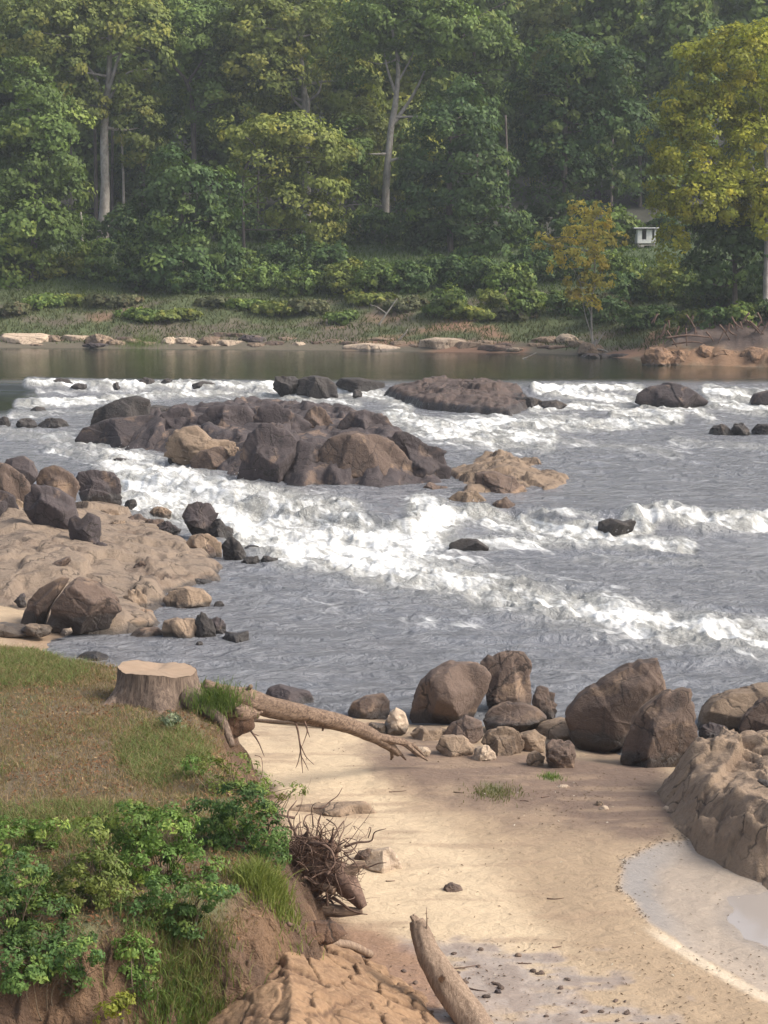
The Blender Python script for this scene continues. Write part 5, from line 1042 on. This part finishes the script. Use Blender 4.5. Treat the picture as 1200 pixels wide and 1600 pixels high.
# ------------------------------------------------------------ fallen trunk reaching over the beach
Y0 = G(370, 1110, 2.55)[1]
fallen = wood('fallen_tree', 'long bare driftwood trunk reaching from the stump over the sand', [
  [(318, 1068, .10, -.1), (345, 1082, .17, 0), (385, 1094, .25, .1), (430, 1106, .23, .4), (480, 1116, .19, .9), (535, 1130, .17, 1.5), (575, 1146, .15, 2.1), (608, 1166, .11, 2.6), (622, 1178, .07, 2.9)],
  [(606, 1164, .06, 2.6), (620, 1172, .05, 2.8), (634, 1187, .02, 3.1)], [(612, 1168, .05, 2.7), (613, 1180, .045, 2.75), (611, 1187, .02, 2.8)],
  [(585, 1150, .09, 2.2), (610, 1156, .10, 2.5), (630, 1160, .08, 2.8), (650, 1176, .05, 3.0), (668, 1188, .02, 3.1)], [(628, 1158, .05, 2.8), (648, 1166, .04, 3.0), (664, 1182, .02, 3.1)],
  [(340, 1096, .16, -.2), (365, 1112, .19, -.25), (400, 1112, .15, .1)], [(374, 1108, .115, -.2), (376, 1112, .12, -.55)], [(388, 1078, .05, .1), (392, 1072, .045, .0)],
  [(350, 1118, .07, -.2), (380, 1122, .06, -.2), (410, 1112, .03, 0)], [(505, 1135, .03, 1.2), (504, 1142, .02, 1.2)]], 'drift', 'trunk', y=Y0, seed=5, n=14, part='limb')
hang = [[(460, 1122, .028, .7), (466, 1145, .022, .65), (470, 1175, .016, .6), (473, 1208, .006, .6)], [(468, 1160, .016, .6), (478, 1182, .012, .55), (491, 1195, .005, .5)], [(470, 1170, .013, .6), (466, 1190, .01, .6), (462, 1200, .004, .6)], [(471, 1182, .012, .6), (478, 1195, .008, .6), (482, 1204, .003, .6)],
  [(474, 1122, .022, .75), (480, 1140, .018, .7), (478, 1150, .01, .7), (472, 1166, .006, .7)], [(480, 1140, .014, .7), (484, 1152, .006, .7)],
  [(378, 1124, .025, -.1), (392, 1142, .022, -.1), (404, 1160, .016, -.1), (413, 1182, .006, -.1)], [(384, 1128, .02, -.1), (380, 1136, .01, -.1)], [(370, 1128, .02, -.1), (362, 1136, .008, -.1)], [(395, 1146, .012, -.1), (405, 1150, .006, -.1)],
  [(398, 1180, .007, -.2), (408, 1184, .007, -.2), (410, 1200, .006, -.2), (408, 1215, .005, -.2), (402, 1226, .003, -.2)]]
for k, sp in enumerate(hang):
    P = [(V(a, b, Y0+d)[0], Y0+d, V(a, b, Y0+d)[1]) for a, b, c_, d in sp]; Q = bez(P, 6); v, f = tubes([(Q, np.interp(np.linspace(0, 1, len(Q)), np.linspace(0, 1, len(sp)), [q_[2] for q_ in sp]))], 6, .1, k)
    meshobj('root', v-np.array(fallen.location), f, BARK['root'], fallen)
def lying(name, label, a, b, r0, r1, bark, cat, z=None, sag=0.02):
    xa, ya, za = hit(*a); xb, yb, zb = hit(*b)
    P = [np.array((xa, ya, za+r0*.6)), np.array(((xa+xb)/2+.05, (ya+yb)/2, (za+zb)/2+(r0+r1)*.4+sag)), np.array((xb, yb, zb+r1*.6))]; Q = bez(P, 10)
    v, f = tubes([(Q, np.linspace(r0, r1, len(Q)))], 8, .2, int(a[0])); o = meshobj(name, v-P[0], f, BARK[bark], loc=tuple(P[0])); return tag(o, label, cat)
lying('driftwood_log', 'long thin pale log on the sand behind the fallen trunk', (398, 1128), (548, 1142), .05, .07, 'drift2', 'log')
lying('driftwood_log', 'short pale stick on the sand just below the squat river boulder', (560, 1136), (608, 1134), .05, .05, 'drift2', 'log')
lying('driftwood_plank', 'flat weathered board lying at the top of the clay slope', (512, 1478), (578, 1496), .07, .07, 'drift2', 'plank')
lying('driftwood_log', 'dark thin stick lying across the top of the clay slope', (450, 1462), (540, 1484), .03, .02, 'root', 'stick')
# ------------------------------------------------------------ broken leaning log in front
Yb = 27.0
bl_ = wood('broken_log', 'thick bare broken log leaning up out of the muddy flat', [[(790, 1680, .29, -1.0), (742, 1600, .25, -.3), (702, 1545, .24, 0), (672, 1495, .20, .3), (656, 1455, .155, .5), (650, 1438, .11, .55)],
  [(664, 1480, .10, .35), (654, 1446, .075, .5), (646, 1428, .018, .55)], [(655, 1462, .06, .45), (648, 1440, .045, .5), (642, 1431, .02, .5)], [(674, 1490, .09, .35), (669, 1472, .06, .42), (664, 1460, .012, .45)], [(666, 1462, .012, .4), (667, 1440, .009, .4), (666, 1418, .004, .4)], [(690, 1530, .05, -.2), (694, 1524, .03, -.45)]],
  'drift2', 'log', y=Yb, seed=8, n=18, part='splinter')
# ------------------------------------------------------------ root mass at the foot of the bank
x, y, z = hit(505, 1428); loc = np.array((x, y+.25, z)); r = empty('root_mass', tuple(loc)); tag(r, 'upturned mass of tangled bare roots at the foot of the bank', 'root mass')
rg = np.random.default_rng(33); sc_ = y/F
soilm = plain('clinging_soil', (.15, .085, .055), .95, 5., .7, .8)
v, f = ICO[4]; v = v*np.array([.42, .36, .5]); v = v*(1+.35*fbm(v[:, 0]*4, v[:, 1]*4, v[:, 2]*4, 5, 3, .6))[:, None]+np.array([-.18, .25, .55]); meshobj('soil_clump', v, f, soilm, r)
def rp(px, py, dy=0): X_, Z_ = V(px, py, loc[1]+dy); return np.array([X_, loc[1]+dy, Z_])-loc
for k, (pts, rd) in enumerate([([(480, 1350, .1), (520, 1362, .0), (545, 1385, -.15), (568, 1418, -.25)], (.20, .22, .18, .07)), ([(450, 1425, .1), (490, 1420, -.1), (530, 1424, -.2), (566, 1424, -.25)], (.10, .12, .10, .05)), ([(520, 1372, -.1), (546, 1362, -.1), (560, 1352, -.1), (571, 1350, -.1)], (.12, .10, .07, .035)), ([(500, 1385, -.15), (522, 1392, -.3)], (.06, .07))]):
    Q = bez([rp(*q_) for q_ in pts], 10); v, f = tubes([(Q, np.interp(np.linspace(0, 1, len(Q)), np.linspace(0, 1, len(rd)), rd))], 12, .22, 70+k); meshobj('stub', v, f, BARK['drift' if k != 0 else 'root'], r)
fine = []
for k in range(330):
    a = rg.uniform(-1, 1); px = 488+rg.normal()*30; py = 1355+rg.normal()*34; dy = rg.uniform(-.5, .4)
    p0 = rp(px, py, dy*.6)
    ang = rg.uniform(-.5, 3.8); L_ = rg.uniform(.3, .75)
    if k % 3 == 0: ang = rg.uniform(.7, 2.3)
    d_ = np.array([math.cos(ang), -rg.uniform(-.2, .7), math.sin(ang)]); 
    pts = [p0]
    for j in range(4): d_ = d_+rg.normal(size=3)*.42; d_ /= np.linalg.norm(d_); pts.append(pts[-1]+d_*L_/3.2)
    rd = (.007+.034*rg.random()**2.2)*(1 if k < 90 else .55)
    pts = np.array(pts); pts[:, 2] = np.maximum(pts[:, 2], .02)
    Q = bez(pts, 5); t_ = (Q, np.linspace(rd, rd*.25, len(Q)))
    if k < 90: v, f = tubes([t_], 6, .1, k); meshobj('root', v, f, BARK['root'], r)
    else: fine.append(t_)
v, f = tubes(fine, 5); tag(meshobj('fine_roots', v, f, BARK['root'], r), kind='stuff')
# ------------------------------------------------------------ shrubs on the bank
SH1 = [(.085, .15, .035), (.13, .20, .045), (.20, .26, .06)]; SH2 = [(.06, .115, .035), (.095, .155, .04), (.15, .21, .05)]; SH3 = [(.12, .16, .04), (.17, .20, .05), (.24, .26, .06)]
def shrub(label, base, lobes, cols, seed, leaf=.034, puff=.14, per=46, dd=0., name='shrub', stems=7, asp=.45):
    rg = np.random.default_rng(seed); x, y, z = hit(*base); y += dd; z = gz(x, y); loc = np.array((x, y, z)); r = empty(name, tuple(loc)); tag(r, label, 'shrub', 'shrubs on the near bank')
    s_ = y/F; L = []
    for (cx, cy, rx, ry) in lobes:
        yy_ = y+rg.uniform(-.25, .25)-.15; X_, Z_ = V(cx, cy, yy_); L.append(((X_, yy_, Z_), (rx*s_, .8*rx*s_, ry*s_)))
    sp = []
    for c, rr_ in L:
        for q_ in range(stems):
            e = np.array(c)+rg.normal(size=3)*np.array(rr_)*.5; st0 = np.array([x+(c[0]-x)*.5+rg.normal()*.1, y+rg.normal()*.1, 0]); st0[2] = gz(st0[0], st0[1])-.05
            sp.append((limbpath(st0, e, rg, .08, 5), np.linspace(.012, .003, 11)))
    v, f = tubes(sp, 5, cap=False); meshobj('stems', v-loc, f, BARK['twig'], r)
    crown('foliage', L, puff, per, leaf, cols, rg, r, loc, asp=asp, mat=LEAFN); return r
shrub('large leafy shrub at the right corner of the bank beside the root mass', (400, 1330), [(380, 1260, 50, 36), (330, 1290, 48, 42), (415, 1300, 34, 40), (360, 1330, 50, 40), (425, 1345, 26, 28)], SH2, 1)
shrub('bright green shrub in the middle of the bank edge', (240, 1370), [(200, 1285, 44, 32), (260, 1300, 48, 36), (175, 1320, 42, 32), (235, 1345, 50, 36), (300, 1350, 40, 32)], SH1, 2)
shrub('yellow green leafy shrub in front of the bright green one', (160, 1410), [(150, 1360, 42, 34), (110, 1395, 44, 34), (175, 1405, 36, 30), (140, 1300, 24, 18)], SH3, 3)
shrub('dark leafy shrub filling the left edge above the clay face', (40, 1450), [(30, 1370, 46, 36), (10, 1420, 42, 40), (70, 1430, 44, 38), (50, 1480, 46, 38), (110, 1478, 44, 36), (15, 1505, 40, 34), (80, 1520, 34, 24)], SH2, 4)
shrub('grey green sprawling shrub at the left edge on the bank top', (30, 1330), [(20, 1310, 46, 24), (80, 1300, 30, 18), (60, 1340, 40, 24)], SH1, 5)
shrub('drooping dark shrub over the clay face below the bright green one', (285, 1430), [(270, 1400, 46, 30), (330, 1390, 34, 28), (220, 1430, 34, 26), (290, 1440, 34, 26), (180, 1455, 34, 28)], SH2, 6)
shrub('small leafy plant hanging on the clay face', (215, 1520), [(205, 1480, 24, 22), (225, 1505, 24, 24), (200, 1525, 20, 22), (235, 1540, 18, 14)], SH1, 7, dd=.0)
shrub('low leafy shrub covering the clay face in the bottom left corner', (80, 1540), [(20, 1500, 40, 30), (75, 1500, 42, 30), (125, 1498, 34, 26), (40, 1530, 34, 24), (100, 1530, 30, 20)], SH2, 15)
shrub('leggy weed with narrow leaves at the bank corner below the stump root', (355, 1235), [(330, 1200, 26, 16), (370, 1195, 24, 18), (395, 1225, 26, 20), (345, 1235, 34, 22), (430, 1240, 24, 12), (460, 1234, 12, 7)], SH3, 8, per=20)
shrub('small grey green weed at the foot of the stump', (265, 1135), [(262, 1122, 14, 10), (250, 1132, 12, 8), (275, 1136, 12, 8)], [(.10, .13, .085), (.14, .17, .10), (.18, .2, .12)], 9, stems=3)
shrub('leafy weed on the bank beside the bright green grass patch', (305, 1215), [(300, 1205, 14, 14), (296, 1190, 9, 10)], SH1, 10, stems=4)
shrub('yellow leafed weed at the bottom edge of the picture', (180, 1620), [(175, 1585, 22, 18), (190, 1565, 12, 10)], [(.16, .19, .03), (.24, .25, .035), (.28, .28, .04)], 11, stems=4)
# ------------------------------------------------------------ grass on the near bank
rg = np.random.default_rng(21); M_ = 330000
xx = rg.uniform(-12, 1, M_); yy = rg.uniform(24, 46, M_); s = sdpoly(xx, yy, bank); k = (s > -.15) & (np.abs(xx) < yy*.24); xx, yy, s = xx[k], yy[k], s[k]
zz = H(xx, yy); px, py = proj(xx, yy, zz); nz_ = fbm(xx*.6, yy*.45, None, 4, 71); n2_ = fbm(xx*2.4, yy*2, None, 3, 72)
gr = np.maximum.reduce([ss(1-np.hypot((px-30)/150, (py-1045)/38), -.1, .5), ss(1-np.hypot((px-255)/85, (py-1180)/55), -.1, .4), ss(1-np.hypot((px-120)/210, (py-1290)/45), -.1, .5), ss(1-np.hypot((px-330)/34, (py-1090)/40), 0, .4), ss(nz_, .25, .5)*.35])
gr = np.clip(gr+.18+.4*n2_, 0, 1); keep = rg.random(len(xx)) < (.55+.45*gr)*(1-.75*ss(fbm(xx*1.3, yy*1.1, None, 4, 73), .12, .38)*(1-gr)); xx, yy, zz, gr, nz_ = [a[keep] for a in (xx, yy, zz, gr, nz_)]
t = rg.random((len(xx), 1)); g1 = np.array([.12, .17, .05])*(1-t)+np.array([.18, .20, .075])*t; b1_ = np.array([.34, .235, .14])*(1-t)+np.array([.18, .14, .075])*t
gm = (rg.random(len(xx)) < gr*.75)[:, None]; cols = np.where(gm, g1, b1_)*rg.uniform(.75, 1.25, (len(xx), 1))
blades('grass', 'short dry and green grass on the near bank top', xx, yy, zz, (.05+.11*gr), .006, cols, rg, lean=.9)
# taller grass tufts, countable
def tuft(label, px, py, n_, h_, cols_, seed, w_=.25, group=None):
    rg = np.random.default_rng(seed); x, y, z = hit(px, py); X0 = x+rg.normal(size=n_)*w_; Y0 = y+rg.normal(size=n_)*w_; Z0 = H(X0, Y0); t = rg.random((n_, 1))
    c = np.array(cols_[0])*(1-t)+np.array(cols_[1])*t
    o = blades('grass_tuft', label, X0, Y0, Z0, h_, .008, c, rg, kind='stuff' if 'patch' in label else None, lean=.5, cat='grass tuft'); return o
GC = [(.09, .15, .04), (.17, .21, .06)]
tuft('long green grass tuft hanging beside the root mass', 415, 1385, 1500, .30, [(.12, .16, .04), (.22, .24, .07)], 1, .22)
rg = np.random.default_rng(2); a_ = rg.normal(size=1100)*20+340; b_ = 1098+rg.normal(size=1100)*11; yq = Y0-.20-.010*(b_-1080); X0, Z0 = V(a_, b_, yq); t = rg.random((1100, 1))
blades('grass_tuft', 'bright grass tuft on the clod between stump and fallen trunk', X0, yq, Z0, .20, .007, np.array(GC[0])*(1-t)+np.array(GC[1])*t, rg, kind=None, lean=.5, cat='grass tuft')
tuft('green grass clump at the bottom of the clay face', 280, 1600, 1500, .30, GC, 3, .34)
tuft('dry and green grass clump on the clay face right of the small hanging plant', 300, 1530, 1500, .26, [(.16, .14, .06), (.16, .18, .06)], 4, .3)
tuft('thin green weed patch on the brown dirt of the beach', 775, 1240, 500, .10, [(.12, .13, .05), (.18, .17, .08)], 5, .28)
tuft('green grass patch at the foot of the great pointed boulder', 932, 1163, 700, .18, GC, 6, .22)
tuft('small green weed patch behind the flat pale stone on the dirt', 862, 1216, 200, .09, GC, 7, .14)
tuft('green grass cushion among the pale stones of the far shore', 222, 538, 1600, .5, [(.09, .14, .04), (.14, .19, .05)], 8, 1.1)
# ------------------------------------------------------------ small stones and litter on the beach
rg = np.random.default_rng(55); v, f = ICO[2]; proto = None
mw = np.array(mud)
for k in range(42):
    px = rg.uniform(620, 1080); py = 1490+rg.random()*110+max(0, px-900)*.25
    x, y = G(px, py, .45); 
    if sdpoly(np.array([x]), np.array([y]), mud)[0] < -.1 or py > 1625: continue
    s_ = rg.uniform(.018, .05)
    if proto is None:
        q = v*np.array([1.3, 1, .7]); q = q*(1+.3*fbm(q[:, 0]*2, q[:, 1]*2, q[:, 2]*2, 3, 5))[:, None]; proto = meshobj('pebble', q, f, ROCK['brown'], loc=(x, y, gz(x, y)+s_*.3)); proto['wl'] = -50.
        tag(proto, 'small brown stone or clod strewn on the wet grey mud flat', 'stone', 'small stones strewn on the wet mud flat'); proto.scale = (s_,)*3; continue
    o = proto.copy(); COL.objects.link(o); o.location = (x, y, gz(x, y)+s_*.3); o.scale = (s_*rg.uniform(.7, 1.5), s_, s_*rg.uniform(.6, 1.1)); o.rotation_euler = (0, 0, rg.uniform(0, 6))
# litter flakes and a few pale painted glints: along the puddle rim, on dirt and on the mud
P_ = []
for k in range(1500):
    u = rg.random()
    if u < .25:
        i = rg.integers(0, 6); a, b = puddle_p[(i-1) % len(puddle_p)], puddle_p[i % len(puddle_p)]
        t = rg.random(); px = a[0]+(b[0]-a[0])*t; py = a[1]+(b[1]-a[1])*t
        if not (950 < px < 1300): continue
        x, y = G(px+rg.normal()*3, py+rg.normal()*4, .46)
    elif u < .55: x, y = G(rg.uniform(600, 1200), rg.uniform(1480, 1620), .45)
    elif u < .75: x, y = G(rg.normal(930, 90), rg.normal(1245, 26), .5)
    else: x, y = G(rg.uniform(450, 1250), rg.uniform(1150, 1560), .5)
    P_.append((x, y))
P_ = np.array(P_); Zf = H(P_[:, 0], P_[:, 1]); PP = np.stack([P_[:, 0], P_[:, 1], Zf+.012], 1)
t = rg.random((len(PP), 1)); cc = np.array([.085, .055, .04])*(1-t)+np.array([.17, .12, .085])*t
w_ = rg.random(len(PP)) < .07; cc[w_] = (.55, .5, .45)  # a few flakes coloured pale to stand in for wet glints
v, f, c4 = leaves(PP, np.tile(np.array([0, 0, 1.]), (len(PP), 1)), .028, cc, rg, jit=.25, asp=.4, fold=.2)
tag(meshobj('litter_and_glints', v, f, GRASS, smooth=False, attrs={'Col': c4}), 'dark leaf litter, bits of bark and pale painted glints scattered on sand and mud', 'litter', kind='stuff')

# dry stalks standing in the grass, twigs on the sand
rg = np.random.default_rng(61); xx = rg.uniform(-9, 0, 9000); yy = rg.uniform(25, 44, 9000); k = (sdpoly(xx, yy, bank) > -.3) & (np.abs(xx) < yy*.24) & (fbm(xx*.8, yy*.6, None, 3, 62) > -.05); xx, yy = xx[k], yy[k]
t = rg.random((len(xx), 1)); blades('dry_stalks', 'thin dry straw coloured stalks among the grass of the bank', xx, yy, H(xx, yy), .26, .004, np.array([.30, .22, .12])*(1-t)+np.array([.16, .12, .07])*t, rg, lean=.45)
for k in range(16):
    a, b = rg.uniform(480, 1080), rg.uniform(1200, 1560)
    if sdpoly(np.array([a]), np.array([b]), puddle_p)[0] > -30: continue
    x, y, z = hit(a, b); an = rg.uniform(-.5, .5); L_ = rg.uniform(.12, .4); P = [np.array((x+t_*L_*math.cos(an), y+t_*L_*math.sin(an)+rg.normal()*.02, z+.012)) for t_ in (-.5, 0, .5)]
    v, f = tubes([(bez(P, 4), np.linspace(.012, .006, 9))], 5, .1, k); o = meshobj('twig', v-P[0], f, BARK['root'], loc=tuple(P[0])); tag(o, 'small dark twig lying on the open sand of the beach', 'twig', 'twigs on the beach')

rg = np.random.default_rng(63); xx = rg.uniform(-9, .5, 26000); yy = rg.uniform(25, 44, 26000); k = (sdpoly(xx, yy, bank) > -.2) & (np.abs(xx) < yy*.24) & (rg.random(26000) < .25+.75*ss(fbm(xx*1.3, yy*1.1, None, 4, 73), -.1, .3)); xx, yy = xx[k], yy[k]
t = rg.random((len(xx), 1)); cc = np.array([.26, .13, .07])*(1-t)+np.array([.13, .075, .045])*t; hi = rg.random(len(xx)) < .12; cc[hi] = (.34, .24, .14)
v, f, c4 = leaves(np.stack([xx, yy, H(xx, yy)+rg.uniform(.02, .07, len(xx))], 1), np.tile(np.array([0, -.25, 1.]), (len(xx), 1)), .036, cc, rg, jit=.5, asp=.5, fold=.2)
tag(meshobj('fallen_leaves', v, f, GRASS, smooth=False, attrs={'Col': c4}), 'fallen brown leaves lying in the grass on the bank top', 'fallen leaves', kind='stuff')
HAZE = 0.00028
# ------------------------------------------------------------ light, air, camera
w = bpy.data.worlds.new('World'); scene.world = w; w.use_nodes = True; nt = w.node_tree; nt.nodes.clear()
SUN_EL, SUN_AZ = R(42), R(104)     # azimuth from +Y, clockwise: light comes from the right through thin cloud
sk = nt.nodes.new('ShaderNodeTexSky'); sk.sky_type = 'NISHITA'; sk.sun_disc = False; sk.sun_elevation = SUN_EL; sk.sun_rotation = SUN_AZ
sk.dust_density = 4.; sk.air_density = 1.; sk.ozone_density = 1.
hs = nt.nodes.new('ShaderNodeHueSaturation'); hs.inputs['Saturation'].default_value = .6
bg = nt.nodes.new('ShaderNodeBackground'); bg.inputs['Strength'].default_value = .125
out = nt.nodes.new('ShaderNodeOutputWorld')
nt.links.new(sk.outputs[0], hs.inputs['Color']); nt.links.new(hs.outputs[0], bg.inputs[0]); nt.links.new(bg.outputs[0], out.inputs[0])
sl_ = bpy.data.lights.new('sun', 'SUN'); sl_.energy = 2.3; sl_.angle = R(24); sl_.color = (1, .93, .82)
so_ = bpy.data.objects.new('sun', sl_); COL.objects.link(so_)
so_.rotation_euler = (math.pi/2-SUN_EL, 0, -SUN_AZ+math.pi)
from mathutils import Vector
dirv = Vector((math.sin(SUN_AZ)*math.cos(SUN_EL), math.cos(SUN_AZ)*math.cos(SUN_EL), math.sin(SUN_EL)))
so_.rotation_euler = dirv.to_track_quat('Z', 'Y').to_euler()
if HAZE:
    me = bpy.data.meshes.new('haze'); hx, y0, y1, z0, z1 = 420., -30., 640., -3., 75.
    vs = [(sx*hx, yy, zz) for zz in (z0, z1) for sx, yy in ((-1, y0), (1, y0), (1, y1), (-1, y1))]
    me.from_pydata(vs, [], [(3, 2, 1, 0), (4, 5, 6, 7), (0, 1, 5, 4), (1, 2, 6, 5), (2, 3, 7, 6), (3, 0, 4, 7)])
    o = bpy.data.objects.new('haze', me); COL.objects.link(o); tag(o, 'thin pale bluish air over the river valley', 'haze', kind='stuff')
    m, nt = newmat('haze'); v = nt.nodes.new('ShaderNodeVolumePrincipled'); v.inputs['Density'].default_value = HAZE
    v.inputs['Color'].default_value = (.86, .92, 1, 1); v.inputs['Anisotropy'].default_value = .2
    oo = nt.nodes.new('ShaderNodeOutputMaterial'); nt.links.new(v.outputs[0], oo.inputs['Volume']); me.materials.append(m)
cam = bpy.data.cameras.new('camera'); co = bpy.data.objects.new('camera', cam); COL.objects.link(co)
cam.sensor_fit = 'HORIZONTAL'; cam.sensor_width = 36; cam.lens = 90; cam.clip_start = .5; cam.clip_end = 6000
co.location = (0, 0, CAMZ); co.rotation_euler = (math.pi/2-TH, 0, 0); scene.camera = co
vs_ = scene.view_settings; scene.display_settings.display_device = 'sRGB'
vs_.view_transform = 'Standard'; vs_.look = 'None'; vs_.gamma = 1; vs_.exposure = .93
scene.render.film_transparent = False
cy = scene.cycles; cy.max_bounces = 6; cy.diffuse_bounces = 3; cy.glossy_bounces = 3; cy.transmission_bounces = 3; cy.volume_bounces = 0
cy.use_denoising = True; cy.use_adaptive_sampling = True; cy.adaptive_threshold = .02
try: cy.denoiser = 'OPENIMAGEDENOISE'
except Exception: pass
